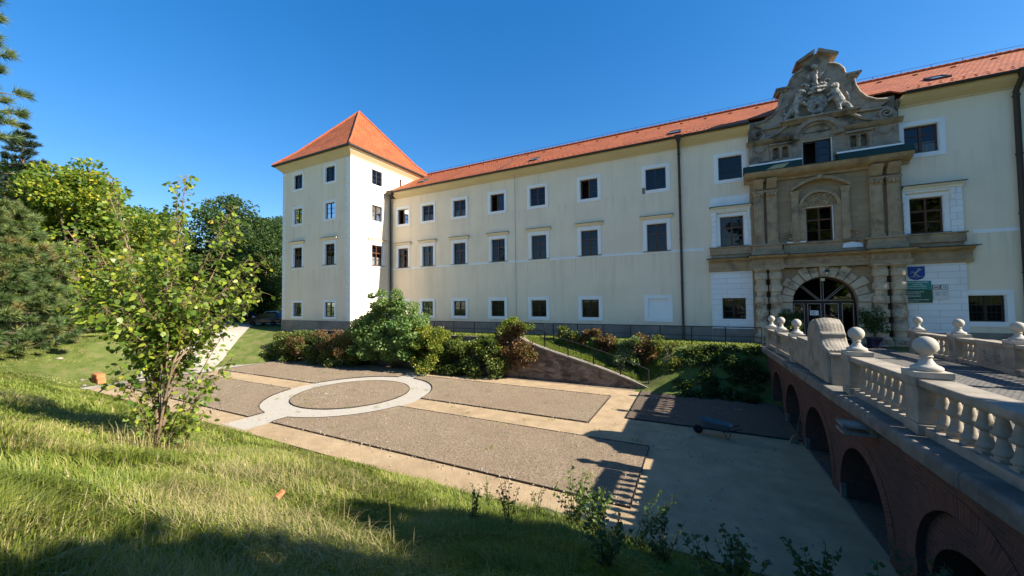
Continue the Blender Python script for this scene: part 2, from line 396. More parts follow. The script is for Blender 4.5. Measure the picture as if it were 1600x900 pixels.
gm = wn.new('ShaderNodeGamma'); gm.inputs['Gamma'].default_value = .72
w.node_tree.links.new(sky.outputs[0], gm.inputs['Color']); w.node_tree.links.new(gm.outputs[0], hs.inputs['Color']); w.node_tree.links.new(hs.outputs[0], bg.inputs[0])
bg.inputs[1].default_value = .125
vs = S.view_settings; vs.view_transform = 'Standard'; vs.look = 'None'; vs.exposure = 1.68; vs.gamma = 1
vs.use_curve_mapping = False

# ------------------------------------------------------------------ terrain
ZM = -5.5                        # garden floor
TERR = -2.88                     # terrace in front of the palace
def sstep(a, b, x):
    t = np.clip((x-a)/(b-a), 0, 1); return t*t*(3-2*t)
def ramp_top(x):
    # the grass ramp that runs down from the terrace (x -11) to the garden (x -2.5)
    t = np.clip((x+11)/8.5, 0, 1); return -2.75+(-5.45+2.75)*(t**.85)*(1-.12*np.sin(math.pi*t))
def hgt(x, y):
    x = np.asarray(x, float); y = np.asarray(y, float)
    bank = -1.75-.431*np.clip(y, 0, 8.7)+.10*np.sin(x*.9+y*.6)*np.clip(y*(8.7-y)/18, 0, 1)
    bank = np.where(y < 0, -1.75+.0*y, bank)
    z = np.where(y < 8.7, bank, ZM)
    # right-hand slope under the railing, x > -2.5
    slope = ZM+(TERR-ZM)*sstep(22.3, 24.95, y)
    rampz = np.where(y < 23.02, ZM, np.where(y < 24.35, ramp_top(x)+np.minimum(.38, .25*(TERR-ramp_top(x)))*(y-23.02)/1.33, np.maximum(ramp_top(x), ramp_top(x)+(TERR-ramp_top(x))*(.25+.75*sstep(24.3, 25.0, y)))))
    far = np.where(x < -11, np.where(y < 23.02, ZM, TERR), np.where(x < -2.5, rampz, slope))
    k = sstep(-3.6, -1.6, x); far = np.where((x > -3.6) & (x < -1.6), rampz*(1-k)+slope*k, far)
    kl = sstep(-35.4, -37.2, -(-x)) if False else np.clip((-35.4-x)/1.8, 0, 1); far = far*(1-kl)+(ZM+(TERR-ZM)*sstep(17.5, 25.0, y))*kl
    z = np.where(y > 16, np.maximum(z, far), z)
    z = np.where(y > 25, TERR-.12*sstep(25.2, 28, y), z)
    L = sstep(-36.3, -46.5, x)*1.0
    L = np.where(x < -36.3, np.clip((-36.3-x)/10.5, 0, 1), 0); L = L*L*(3-2*L)
    z = z*(1-L)+(-2.75+.05*np.sin(x*.5)+.06*np.sin(y*.7))*L
    # street side of the bridge
    z = np.where((x > 3.38) & (y > 22.3), np.minimum(z, -3.03), z)
    q = sstep(9.3, 9.9, x); z = z*(1-q)+(-2.9)*q  # unseen ground right of the bridge, raised to keep light out of the arches
    return z
def axis(segs):
    o = []
    for a, b, st in segs: o += list(np.arange(a, b, st))
    return np.array(sorted(set(np.round(o, 4))))
xs = axis([(-900, -200, 100), (-200, -60, 10), (-60, 14, .5), (14, 60, 4), (60, 200, 20), (200, 901, 100)])
ys = axis([(-600, -60, 60), (-60, -6, 4), (-6, 23, .45), (23, 23.01, 1), (23.03, 23.04, 1), (23.4, 30, .3), (30, 80, 4), (80, 1501, 120)])
ys = np.array(sorted(set(list(ys)+[8.7, 23.0, 23.03])))
X, Y = np.meshgrid(xs, ys); Z = hgt(X, Y)
nx, ny = len(xs), len(ys)
idx = np.arange(nx*ny).reshape(ny, nx)
F = np.stack([idx[:-1, :-1], idx[:-1, 1:], idx[1:, 1:], idx[1:, :-1]], -1).reshape(-1, 4)
tag(from_arrays('ground', np.stack([X, Y, Z], -1).reshape(-1, 3), F, M['ground'], smooth=True), kind='structure')

def sheet(name, pts, z, mat, thick=0):
    m = MB()
    if thick: m.prism(pts, 'z', z-thick, z)
    else: m.add([(p[0], p[1], z) for p in pts], [tuple(range(len(pts)))])
    return tag(m.build(name, mat), kind='structure')
def rect(x0, x1, y0, y1): return [(x0, y0), (x1, y0), (x1, y1), (x0, y1)]
# garden floor: bare strip all round, tan paths, white gravel ring, soil beds
sheet('garden_floor', rect(-36.2, 3.5, 8.35, 22.98), ZM+.006, M['moat']); sheet('arch_floor', rect(3.5, 10.6, 5, 22.98), ZM+.006, M['soil'])  # dark floor colour under the arches stands in for deep shade
sheet('gravel_path', rect(-35.3, 3.44, 8.72, 22.55), ZM+.012, M['path'])
CX, CY, RI, RO = -18.4, 15.25, 3.3, 4.62
def arc(cx, cy, r, a0, a1, n=28): return [(cx+r*math.cos(a0+(a1-a0)*i/n), cy+r*math.sin(a0+(a1-a0)*i/n)) for i in range(n+1)]
m = MB(); zz = ZM+.018
a_ = arc(CX, CY, RO, 0, 2*math.pi, 96)[:-1]; b_ = arc(CX, CY, RI-.05, 0, 2*math.pi, 96)[:-1]
_rr = random.Random(77)
a_ = [(CX+(p[0]-CX)*f, CY+(p[1]-CY)*f) for p, f in ((p, 1+_rr.uniform(-.012, .018)) for p in a_)]; b_ = [(CX+(p[0]-CX)*f, CY+(p[1]-CY)*f) for p, f in ((p, 1+_rr.uniform(-.016, .012)) for p in b_)]
m.add([(p[0], p[1], zz) for p in a_+b_], [(i, (i+1) % 96, 96+(i+1) % 96, 96+i) for i in range(96)])
for (x0, x1, y0, y1) in [(-19.25, -17.45, 8.9, 10.9), (-19.25, -17.85, 19.6, 21.2)]: m.quad((x0, y0, zz+.003), (x1, y0, zz+.003), (x1, y1, zz+.003), (x0, y1, zz+.003))
tag(m.build('ring_path', M['gravel']), kind='structure')
sheet('gravel_strip', [(-36.4, 8.2), (-35.3, 8.4), (-35.3, 22.9), (-36.6, 22.9)], ZM+.02, M['road'])
def isx(xx, sgn): return CY+sgn*math.sqrt(RO**2-(xx-CX)**2)
def isy(yy, sgn): return CX+sgn*math.sqrt(RO**2-(yy-CY)**2)
def ang(x, y): return math.atan2(y-CY, x-CX)
y0, y1, y2, y3 = 9.97, 14.3, 15.95, 20.75
xa, xb = -19.25, -17.45
beds = []
a0, a1 = ang(isy(y1, 1), y1), ang(xb, isx(xb, -1))
beds.append([(xb, y0), (-1.65, y0), (-1.65, y1)]+arc(CX, CY, RO, a0, a1))
a0, a1 = ang(-17.85, isx(-17.85, 1)), ang(isy(y2, 1), y2)
beds.append([(-4.35, y2), (-4.35, y3), (-17.85, y3)]+arc(CX, CY, RO, a0, a1))
a0, a1 = ang(xa, isx(xa, -1)), ang(isy(y1, -1), y1)
if a0 > 0: a0 -= 2*math.pi
if a1 > 0: a1 -= 2*math.pi
beds.append([(-35.0, y1), (-35.0, y0), (xa, y0)]+arc(CX, CY, RO, a0, a1))
a0, a1 = ang(isy(y2, -1), y2), ang(xa, isx(xa, 1))
beds.append([(xa, y3), (-35.0, y3), (-35.0, y2)]+arc(CX, CY, RO, a0, a1))
beds.append(arc(CX, CY, RI-.06, 0, 2*math.pi, 64)[:-1])
beds.append([(-2.95, 17.25), (3.5, 17.25), (3.5, 22.9), (-2.95, 22.9)])
def soil_bed(poly, z, mat, seed, amp=.022):
    # lumpy soil: fine grid clipped to the bed by snapping, plus a skirt
    bm = bmesh.new()
    vs_ = [bm.verts.new((p[0], p[1], z)) for p in poly]; f = bm.faces.new(vs_)
    xs_ = [p[0] for p in poly]; ys_ = [p[1] for p in poly]
    def cut(vals, ax):
        for v in vals:
            co = (v, 0, 0) if ax == 0 else (0, v, 0); no = (1, 0, 0) if ax == 0 else (0, 1, 0)
            bmesh.ops.bisect_plane(bm, geom=bm.verts[:]+bm.edges[:]+bm.faces[:], plane_co=co, plane_no=no)
    cut(np.arange(min(xs_)+.31, max(xs_), .3), 0); cut(np.arange(min(ys_)+.31, max(ys_), .3), 1)
    rr = random.Random(seed)
    for v in bm.verts:
        if not v.is_boundary: v.co.z += rr.uniform(-amp, amp)+.018*math.sin(v.co.x*1.7)*math.sin(v.co.y*2.1)
    me = bpy.data.meshes.new('soil_bed'); bm.to_mesh(me); bm.free(); planar_uv(me); me.materials.append(mat); me.shade_smooth()
    o = bpy.data.objects.new('soil_bed', me); COL.objects.link(o); return tag(o, kind='structure')
for i, b in enumerate(beds):
    soil_bed(b, ZM+.055, M['bed'] if i < 5 else M['soil'], i)
    e = MB(); n = len(b)
    cxp = sum(p[0] for p in b)/n; cyp = sum(p[1] for p in b)/n
    # thin steel edging standing a little proud of soil and path
    ca = 0
    for j in range(n):
        p, q = Vector((*b[j], 0)), Vector((*b[(j+1) % n], 0)); d = (q-p)
        if d.length < 1e-4: continue
        d.normalize(); t = Vector((-d.y, d.x, 0))*.007
        e.add([(p-t)+Vector((0, 0, ZM)), (q-t)+Vector((0, 0, ZM)), (q+t)+Vector((0, 0, ZM)), (p+t)+Vector((0, 0, ZM)), (p-t)+Vector((0, 0, ZM+.078)), (q-t)+Vector((0, 0, ZM+.078)), (q+t)+Vector((0, 0, ZM+.078)), (p+t)+Vector((0, 0, ZM+.078))],
            [(0,3,2,1),(4,5,6,7),(0,1,5,4),(1,2,6,5),(2,3,7,6),(3,0,4,7)])
    tag(e.build('bed_edging', M['steel']), kind='structure')
m = MB(); m.box(-35.3, 3.4, 8.69, 8.72, ZM-.02, ZM+.05); tag(m.build('path_edging', M['steel']), kind='structure')
# soil strip at the wall foot
sheet('soil_strip', rect(-34.5, -3.1, 22.55, 22.97), ZM+.02, M['bed'])
sheet('bank_strip', rect(-35.3, 3.5, 8.3, 8.69), ZM+.022, M['bed'])
# pale road climbing from the garden's left end to the car park
def drape(name, line, width, mat, lift=.03, n=40, m_=8):
    line = [Vector((*p, 0)) for p in line]; L = [0]
    for a, b in zip(line, line[1:]): L.append(L[-1]+(b-a).length)
    V = []; Fq = []
    for i in range(n+1):
        s_ = L[-1]*i/n; k = max(j for j in range(len(L)) if L[j] <= s_+1e-6); k = min(k, len(L)-2)
        t = (s_-L[k])/(L[k+1]-L[k]); p = line[k].lerp(line[k+1], t); d = (line[k+1]-line[k]).normalized(); q = Vector((-d.y, d.x, 0))
        for j in range(m_+1):
            pt = p+q*width*(j/m_-.5); V.append((pt.x, pt.y, float(hgt(pt.x, pt.y))+lift))
    for i in range(n):
        for j in range(m_):
            a = i*(m_+1)+j; Fq.append((a, a+1, a+m_+2, a+m_+1))
    return tag(from_arrays(name, V, Fq, mat, smooth=True), kind='structure')
drape('road', [(-35.4, 13.2), (-38, 14.6), (-41.0, 17.0), (-44, 20.0), (-48, 23), (-56, 25.2), (-75, 26)], 4.4, M['road'], .09, 120, 16)
drape('parking_area', [(-46, 27), (-48, 32), (-50, 46)], 9, M['road'], .06, 60, 18)

# ------------------------------------------------------------------ walls with openings
def wall(m, x0, x1, z0, z1, y, ops, depth=.24, gen=None):
    """wall in the plane Y=y facing -Y, openings (a,b,c,d) = x0,x1,z0,z1"""
    cxs = sorted({x0, x1, *[o[0] for o in ops], *[o[1] for o in ops]}); czs = sorted({z0, z1, *[o[2] for o in ops], *[o[3] for o in ops]})
    T = gen or (lambda x, yy, z: (x, yy, z))
    for i in range(len(cxs)-1):
        for j in range(len(czs)-1):
            a, b, c, d = cxs[i], cxs[i+1], czs[j], czs[j+1]
            if any(o[0] <= a+1e-6 and o[1] >= b-1e-6 and o[2] <= c+1e-6 and o[3] >= d-1e-6 for o in ops): continue
            m.quad(T(a, y, c), T(b, y, c), T(b, y, d), T(a, y, d))
    for a, b, c, d in ops:
        yb = y+depth
        m.quad(T(a, y, c), T(a, yb, c), T(a, yb, d), T(a, y, d)); m.quad(T(b, y, c), T(b, y, d), T(b, yb, d), T(b, yb, c))
        m.quad(T(a, y, c), T(b, y, c), T(b, yb, c), T(a, yb, c)); m.quad(T(a, y, d), T(a, yb, d), T(b, yb, d), T(b, y, d))

def ring(m, x0, x1, z0, z1, t, ya, yb):
    # rectangular frame made of four butted boxes; t = band width (inwards)
    m.box(x0, x0+t, ya, yb, z0, z1); m.box(x1-t, x1, ya, yb, z0, z1)
    m.box(x0+t, x1-t, ya, yb, z0, z0+t); m.box(x0+t, x1-t, ya, yb, z1-t, z1)

def window(kind, w_, h_, parent, wood='wood', band=.25, hood=False, grille=False, blind=False, opened=False, curtain=0, sill=True, mid=False, bot=None):
    """local frame: x centred, z=0 at the opening's bottom, y=0 the wall face, -y outwards"""
    m = MB(); bt = band if bot is None else bot
    a, b = -w_/2, w_/2
    top = band if not hood else band*1.25
    m.box(a-band, a, -.035, .02, -bt, h_+top); m.box(b, b+band, -.035, .02, -bt, h_+top)
    m.box(a, b, -.035, .02, h_, h_+top)
    if bt > 0: m.box(a, b, -.035, .02, -bt, 0)
    # reveal lining
    m.box(a, a+.03, .021, .22, 0, h_); m.box(b-.03, b, .021, .22, 0, h_); m.box(a+.03, b-.03, .021, .22, h_-.03, h_)
    W = m.build('window', M['white'], None); W.parent = parent
    if blind:
        p = MB(); p.box(a+.03, b-.03, .07, .12, 0, h_-.03); x = p.build('blind_panel', M['white']); x.parent = W; return W
    ya, yb = .13, .19
    g = MB(); g.quad((a+.03, .165, 0), (b-.03, .165, 0), (b-.03, .165, h_-.03), (a+.03, .165, h_-.03))
    s = MB(); ring(s, a+.03, b-.03, 0, h_-.03, .075, ya, yb)
    iw0, iw1, iz0, iz1 = a+.105, b-.105, .075, h_-.105
    if mid:
        zt = iz0+(iz1-iz0)*.64
        s.box(iw0, iw1, ya-.01, yb, zt-.05, zt+.05); s.box(-.05, .05, ya-.004, yb, iz0, zt-.05); s.box(-.04, .04, ya-.004, yb, zt+.05, iz1)
        for q in (-1, 1):
            c0, c1 = (iw0, -.05) if q < 0 else (.05, iw1)
            zc = iz0+(zt-.05-iz0)*.5; s.box(c0, c1, ya+.008, yb-.01, zc-.018, zc+.018)
    else:
        s.box(-.055, .055, ya-.01, yb, iz0, iz1)
        for q in (-1, 1):
            if opened and q < 0: continue
            c0, c1 = (iw0, -.055) if q < 0 else (.055, iw1)
            for k in (1, 2):
                zc = iz0+(iz1-iz0)*k/3; s.box(c0, c1, ya+.008, yb-.01, zc-.018, zc+.018)
    x = s.build('sash', M[wood]); x.parent = W
    if opened:
        g = MB(); g.quad((.055, .165, 0), (b-.03, .165, 0), (b-.03, .165, h_-.03), (.055, .165, h_-.03))
        l = MB(); ln = b-.12
        ring(l, 0, ln, .08, h_-.11, .06, -.02, .02)
        for k in (1, 2): zc = .08+(h_-.19)*k/3; l.box(.06, ln-.06, -.012, .012, zc-.016, zc+.016)
        o = l.build('open_leaf', M[wood]); o.parent = W; o.location = (a+.11, .2, 0); o.rotation_euler = (0, 0, R(68))
    x = g.build('pane', M['glass']); x.parent = W
    if curtain:
        c = MB(); N = 24
        z0_, z1_ = (0, h_) if curtain == 1 else (0, h_*.42)
        for q in ([(-1, a, a*.25), (1, b*.3, b)] if curtain == 1 else [(0, a, b)]):
            for i in range(N):
                u0, u1 = q[1]+(q[2]-q[1])*i/N, q[1]+(q[2]-q[1])*(i+1)/N
                yy0, yy1 = .3+.025*math.sin(i*1.9), .3+.025*math.sin((i+1)*1.9)
                c.quad((u0, yy0, z0_), (u1, yy1, z0_), (u1, yy1, z1_), (u0, yy0, z1_))
        x = c.build('curtain', M['curtain'], smooth=60, recalc=False); x.parent = W
    if sill:
        c = MB(); e = .27 if mid else .02
        c.box(a-e, b+e, -.12 if mid else -.03, .125, -.035, -.002); x = c.build('sill', M['lead']); x.parent = W
    if hood:
        c = MB(); zz = h_+top+.02; e = band+.06
        c.prism([(-.03, zz), (-.05, zz), (-.09, zz+.07), (-.12, zz+.08), (-.19, zz+.17), (-.21, zz+.23), (-.03, zz+.23)], 'x', a-e-.12, b+e+.12)
        x = c.build('hood', M['plaster']); x.parent = W
        c = MB(); c.box(a-e-.16, b+e+.16, -.26, 0, zz+.233, zz+.262); y = c.build('hood_flashing', M['lead']); y.parent = x
    if grille:
        c = MB()
        for i in range(1, 8): xx = a+w_*i/8; c.tube([(xx, .05, 0), (xx, .05, h_-.03)], .009, 5)
        for i in range(1, 5): zc = h_*i/5; c.tube([(a+.03, .05, zc), (b-.03, .05, zc)], .009, 5)
        x = c.build('grille', M['iron']); x.parent = W
    return W

def place(proto, used, parent, loc, rz=0):
    o = proto if not used.get(proto.name) else copy_tree(proto, parent)
    used[proto.name] = 1
    o.parent = parent; o.location = Vector(loc)-off_of(parent); o.rotation_euler = (0, 0, rz)
    return o
USED = {}
# ------------------------------------------------------------------ the long palace wing
GZ = -3.02
wing = empty('palace_wing', (-8, 29, GZ), 0, 'long cream palace wing with rows of white framed windows and an orange tiled roof', 'palace wing')
FY = 29.0
XU = [-27.45, -24.1, -20.23, -16.04, -12.04, -7.52, -2.45, 2.36, 11.8, 16.95, 20.9]
XM = [-27.46, -24.15, -20.27, -16.0, -11.98, -7.56, -2.46, 2.35, 11.87, 16.95, 20.9]
XL = [-27.43, -24.23, -20.3, -16.1, -12.06, -7.58, -2.47, 2.35, 14.0]
ops = [(x-.73, x+.73, 8.13, 9.75) for x in XU]+[(x-.71, x+.71, 3.5, 5.56) for x in XM]+[(x-.71, x+.71, -1.5, -.06) for x in XL]
# the wall leaves a bay for the portal's own openings
ops += [(6.25, 7.8, 8.1, 9.8), (6.34, 7.7, 3.4, 5.58), (5.5, 8.68, -2.95, 1.2)]
m = MB(); wall(m, -29.2, 26, GZ, 11.0, FY, ops)
m.quad((26, FY, GZ), (26, 41, GZ), (26, 41, 11), (26, FY, 11)); m.quad((-29.2, 41, GZ), (26, 41, GZ), (26, 41, 11), (-29.2, 41, 11))
m.build('wall', M['plaster'], wing, recalc=False)
m = MB(); m.quad((-29.1, 30.1, GZ), (25.9, 30.1, GZ), (25.9, 30.1, 11), (-29.1, 30.1, 11)); m.build('room_back', M['room'], wing, recalc=False)
m = MB(); m.box(-29.19, .98, FY-.07, FY-.002, GZ-.1, -2.05); m.box(13.32, 26, FY-.07, FY-.002, GZ-.1, -2.1)
m.box(-29.19, .98, FY-.055, FY-.002, -2.05, -2.02); m.build('plinth', M['plinth'], wing)
m = MB(); m.box(-29.19, .62, FY-.028, FY-.002, 3.3, 3.5); m.box(13.62, 26, FY-.028, FY-.002, 3.3, 3.5); m.build('string_course', M['white'], wing)
m = MB()
for x0, x1 in ((-28.45, 3.5), (10.9, 26)):
    m.prism([(FY-.002, 10.9), (FY-.06, 10.9), (FY-.07, 10.98), (FY-.2, 11.05), (FY-.45, 11.2), (FY-.62, 11.36), (FY-.64, 11.44), (FY-.002, 11.44)], 'x', x0, x1)
m.build('cornice', M['eaves'], wing, smooth=40)
m = MB()
for x0, x1 in ((-28.4, 3.45), (10.95, 26)):
    prof = [(FY-.76+.11*math.cos(t), 11.52+.12*math.sin(t)) for t in [math.pi+math.pi*i/8 for i in range(9)]]
    m.prism(prof+[(FY-.65, 11.55), (FY-.87, 11.55)], 'x', x0, x1)
m.build('gutter', M['gutter'], wing, smooth=40)
E0, RY, EZ, RZ = FY-.8, 35.0, 11.55, 15.5
SL = (RZ-EZ)/(RY-E0)
def roofz(y): return EZ+SL*(y-E0)
m = MB()
for k in range(1):
    for xa_, xb_, ya_ in ((-29.2, 3.46, E0), (3.46, 10.74, 29.4), (10.74, 26, E0)):
        za_ = EZ+SL*(ya_-E0)
        m.quad((xa_, ya_, za_), (xb_, ya_, za_), (xb_, RY, RZ), (xa_, RY, RZ)); m.quad((xa_, ya_, za_-.09), (xb_, ya_, za_-.09), (xb_, RY, RZ-.09), (xa_, RY, RZ-.09))
        m.quad((xa_, ya_, za_-.09), (xb_, ya_, za_-.09), (xb_, ya_, za_), (xa_, ya_, za_))
    for xc_ in (3.46, 10.74): m.quad((xc_, E0, EZ-.09), (xc_, 29.4, EZ-.09+SL*(29.4-E0)), (xc_, 29.4, EZ+SL*(29.4-E0)), (xc_, E0, EZ))
    m.quad((-29.2, RY, RZ), (26, RY, RZ), (26, 41.8, 11.5), (-29.2, 41.8, 11.5))
roof = m.build('roof', M['roof'], wing, recalc=False)
m = MB()
for i in range(140): x = -29.1+i*.393; m.tube([(x, RY, RZ+.02), (x+.42, RY, RZ+.05)], [.12, .14], 8)
m.build('ridge_tile', M['ridge'], roof)
m = MB()
for i in range(int(54/.19)): x = -28.3+i*.19; 
m = MB(); m.tube([(-29, RY, RZ+.34), (26, RY, RZ+.34)], .012, 5)
for i in range(37): m.tube([(-28.6+i*1.5, RY, RZ+.12), (-28.6+i*1.5, RY, RZ+.36)], .016, 5)
m.tube([(-15.6, RY, RZ+.3), (-15.6, E0, EZ+.06)], .02, 5); m.tube([(-14.2, E0+.1, EZ), (-14.2, FY-.05, 10.8), (-14.2, FY-.05, -2.2)], .012, 5)
m.build('lightning_conductor', M['lead'], roof)
m = MB()
rr = random.Random(3)
for row in range(2):
    for i in range(120):
        x = -28+i*.45+row*.22
        if 3 < x < 11.2: continue
        yy = E0+.45+row*.5; m.box(x, x+.10, yy, yy+.05, roofz(yy)-.02, roofz(yy)+.045)
for i in range(30):
    x = -27.5+i*1.78; yy = 33.6; m.box(x, x+.22, yy, yy+.2, roofz(yy)-.02, roofz(yy)+.1)
m.build('snow_guard', M['ridge'], roof)
def skylight(x, y, w_=.8, l=1.1):
    m = MB(); d = Vector((0, 1, SL)).normalized(); n_ = Vector((0, -SL, 1)).normalized()
    c = Vector((x, y, roofz(y)))
    def pt(a, b, h): return c+Vector((1, 0, 0))*a+d*b+n_*h
    for (a0, a1, b0, b1) in [(-w_/2, -w_/2+.08, -l/2, l/2), (w_/2-.08, w_/2, -l/2, l/2), (-w_/2+.08, w_/2-.08, -l/2, -l/2+.1), (-w_/2+.08, w_/2-.08, l/2-.1, l/2)]:
        m.add([pt(a0, b0, -.02), pt(a1, b0, -.02), pt(a1, b1, -.02), pt(a0, b1, -.02), pt(a0, b0, .11), pt(a1, b0, .11), pt(a1, b1, .11), pt(a0, b1, .11)], [(0,3,2,1),(4,5,6,7),(0,1,5,4),(1,2,6,5),(2,3,7,6),(3,0,4,7)])
    f = m.build('skylight', M['lead'], roof)
    m = MB(); m.quad(pt(-w_/2+.06, -l/2+.06, .07), pt(w_/2-.06, -l/2+.06, .07), pt(w_/2-.06, l/2-.06, .07), pt(-w_/2+.06, l/2-.06, .07))
    m.build('skylight_glass', M['skyglass'], roof, recalc=False)
M['skyglass'] = m_plain('skylight_glass', (.35, .40, .45), .05, .8, .6, 0, 0)
for x, y in ((-26.0, 30.6), (-12.75, 30.2), (-1.05, 29.75), (13.2, 30.5)): skylight(x, y)
def downpipe(x, y, z0, z1, parent, r=.055, yo=.14):
    m = MB(); m.tube([(x, y-.72, z1+.1), (x, y-.72, z1-.1), (x, y-.5, z1-.35), (x, y-yo, z1-.75), (x, y-yo, z0+.2), (x, y-yo-.1, z0+.05)], r*1.15, 10)
    p = m.build('downpipe', M['gutter'], parent, smooth=60)
    m = MB(); m.frustum((x-.1, x+.1, y-.84, y-.62), (x-.24, x+.24, y-.95, y-.52), z1-.28, z1+.12); m.build('hopper', M['gutter'], p)
    m = MB()
    for i in range(5): zc = z0+1+i*(z1-z0-2)/4; m.tube([(x, y-yo, zc-.03), (x, y-yo, zc+.03)], r*1.5, 10)
    m.build('pipe_bracket', M['gutter'], p)
downpipe(-.83, FY, GZ, 11.45, wing, .075); downpipe(15.38, FY, GZ, 11.45, wing, .1)
# windows
pu = window('u', 1.46, 1.62, wing, 'wood'); puo = window('uo', 1.46, 1.62, wing, 'wood', opened=True); puc = window('uc', 1.46, 1.62, wing, 'wood', curtain=2)
pud = window('ud', 1.46, 1.62, wing, 'wooddark')
for x, p in zip(XU, [puo, puc, puc, puo, pu, puo, pud, pud, puc, pu, pu]): place(p, USED, wing, (x, FY, 8.13))
pm = window('m', 1.42, 2.06, wing, 'wood', band=.24, hood=True, mid=True, bot=0); pmc = window('mc', 1.42, 2.06, wing, 'wood', band=.24, hood=True, mid=True, bot=0, curtain=1)
pmp = window('mp', 1.42, 2.06, wing, 'wood', band=.2, mid=True, bot=0)
for x, p in zip(XM, [pmc, pmc, pm, pm, pm, pm, pm, pmp, pmp, pm, pm]): place(p, USED, wing, (x, FY, 3.5))
pl = window('l', 1.42, 1.44, wing, 'wooddark', band=.27, grille=True, sill=False); pb = window('lb', 1.42, 1.44, wing, band=.27, blind=True)
for x, p in zip(XL, [pl]*6+[pb, pl, pl]): place(p, USED, wing, (x, FY, -1.5))
m = MB(); m.box(-3.42, -3.2, FY-.05, FY-.003, 7.9, 8.35); m.build('bare_patch', M['coping'], wing)
m = MB(); m.box(-7.5, -7.1, FY-.085, FY-.071, -2.62, -2.32); m.build('vent', M['iron'], wing)

# ------------------------------------------------------------------ corner tower
TX0, TX1, TY0, TY1, TZ = -39.8, -29.2, 23.85, 34.85, 14.35
tower = empty('corner_tower', ((TX0+TX1)/2, (TY0+TY1)/2, GZ), 0, 'square four storey cream corner tower with a pointed orange tiled roof', 'tower')
TXW = [-37.2, -32.15]
tops = [(x-.72, x+.72, z, z+h) for x in TXW for z, h in ((11.95, 1.55), (8.25, 1.62), (3.66, 2.1), (-1.48, 1.45))]
m = MB(); wall(m, TX0, TX1, GZ, TZ, TY0, tops)
sops = [(27.1-.72, 27.1+.72, z, z+h) for z, h in ((12.0, 1.55), (8.25, 1.62), (3.66, 2.1))]+[(30.25, 30.68, 12.7, 13.62)]
wall(m, TY0, TY1, GZ, TZ, 0, sops, gen=lambda x, yy, z: (TX1-yy, x, z))
m.quad((TX0, TY0, GZ), (TX0, TY1, GZ), (TX0, TY1, TZ), (TX0, TY0, TZ)); m.quad((TX0, TY1, GZ), (TX1, TY1, GZ), (TX1, TY1, TZ), (TX0, TY1, TZ))
m.build('wall', M['plaster'], tower, recalc=False)
m = MB(); m.box(TX0+1, TX1-1, TY0+1, TY1-1, GZ, TZ-.2); m.build('room_back', M['room'], tower)
m = MB(); m.box(TX0-.06, TX1+.06, TY0-.06, TY0-.002, GZ-.1, -1.88); m.box(TX1+.002, TX1+.06, TY0-.002, 28.9, GZ-.1, -1.88); m.build('plinth', M['plinth'], tower)
m = MB(); hq = .44
for i in range(36):
    z = -1.86+i*hq; L_ = .62 if i % 2 else .46
    if z+hq > TZ-.05: break
    z0, z1 = z+.012, z+hq-.012
    m.box(TX1-L_, TX1+.028, TY0-.028, TY0-.002, z0, z1); m.box(TX1+.002, TX1+.028, TY0-.002, TY0+L_, z0, z1)
    m.box(TX0-.028, TX0+L_, TY0-.028, TY0-.002, z0, z1)
m.build('quoins', M['quoin'], tower, bevel=.008)
m = MB(); n_ = 6
def ringprof(m, prof):
    loops = []
    for o, z in prof: loops.append([(TX0-o, TY0-o, z), (TX1+o, TY0-o, z), (TX1+o, TY1+o, z), (TX0-o, TY1+o, z)])
    vs_ = [p for l in loops for p in l]; fs_ = []
    for j in range(len(loops)-1):
        for i in range(4): k = (i+1) % 4; fs_.append((j*4+i, j*4+k, j*4+4+k, j*4+4+i))
    m.add(vs_, fs_)
ringprof(m, [(.002, 14.0), (.05, 14.0), (.06, 14.1), (.16, 14.2), (.4, 14.42), (.58, 14.62), (.6, 14.7), (.002, 14.7)])
m.build('cornice', M['eaves'], tower, recalc=False)
m = MB(); ringprof(m, [(.6, 14.68), (.72, 14.64), (.8, 14.7), (.82, 14.82), (.6, 14.82)]); m.build('gutter', M['gutter'], tower, recalc=False)
AP = ((TX0+TX1)/2, (TY0+TY1)/2, 22.1); o = .76
cs = [(TX0-o, TY0-o, 14.8), (TX1+o, TY0-o, 14.8), (TX1+o, TY1+o, 14.8), (TX0-o, TY1+o, 14.8)]
m = MB()
# sprocketed: gentler at the eaves
o2 = -.9; cm = [(TX0-o2, TY0-o2, 16.45), (TX1+o2, TY0-o2, 16.45), (TX1+o2, TY1+o2, 16.45), (TX0-o2, TY1+o2, 16.45)]
for i in range(4):
    k = (i+1) % 4; m.quad(cs[i], cs[k], cm[k], cm[i]); m.add([cm[i], cm[k], AP], [(0, 1, 2)])
troof = m.build('roof', M['roof'], tower, recalc=False)
m = MB()
for i in range(4): m.tube([Vector(cs[i])+Vector((0, 0, .04)), Vector(cm[i])+Vector((0, 0, .05)), Vector(AP)+Vector((0, 0, .05))], .11, 8)
m.build('hip_tile', M['ridge'], troof)
m = MB(); m.tube([AP, (AP[0], AP[1], 23.3)], [.03, .012], 6); m.build('lightning_rod', M['lead'], troof)
tp = {}
tu = window('u', 1.44, 1.55, tower, 'wooddark', band=.22); tu2 = window('u2', 1.44, 1.62, tower, 'wooddark', band=.22, curtain=2)
tm = window('m', 1.44, 2.1, tower, 'wood', band=.26, hood=True, mid=True, curtain=2); tl = window('l', 1.44, 1.45, tower, 'wooddark', band=.22, grille=True, sill=False)
for x in TXW:
    place(tu, USED, tower, (x, TY0, 11.95)); place(tu2, USED, tower, (x, TY0, 8.25)); place(tm, USED, tower, (x, TY0, 3.66)); place(tl, USED, tower, (x, TY0, -1.48))
place(tu, USED, tower, (TX1, 27.1, 12.0), R(90)); place(tu2, USED, tower, (TX1, 27.1, 8.25), R(90)); place(tm, USED, tower, (TX1, 27.1, 3.66), R(90))
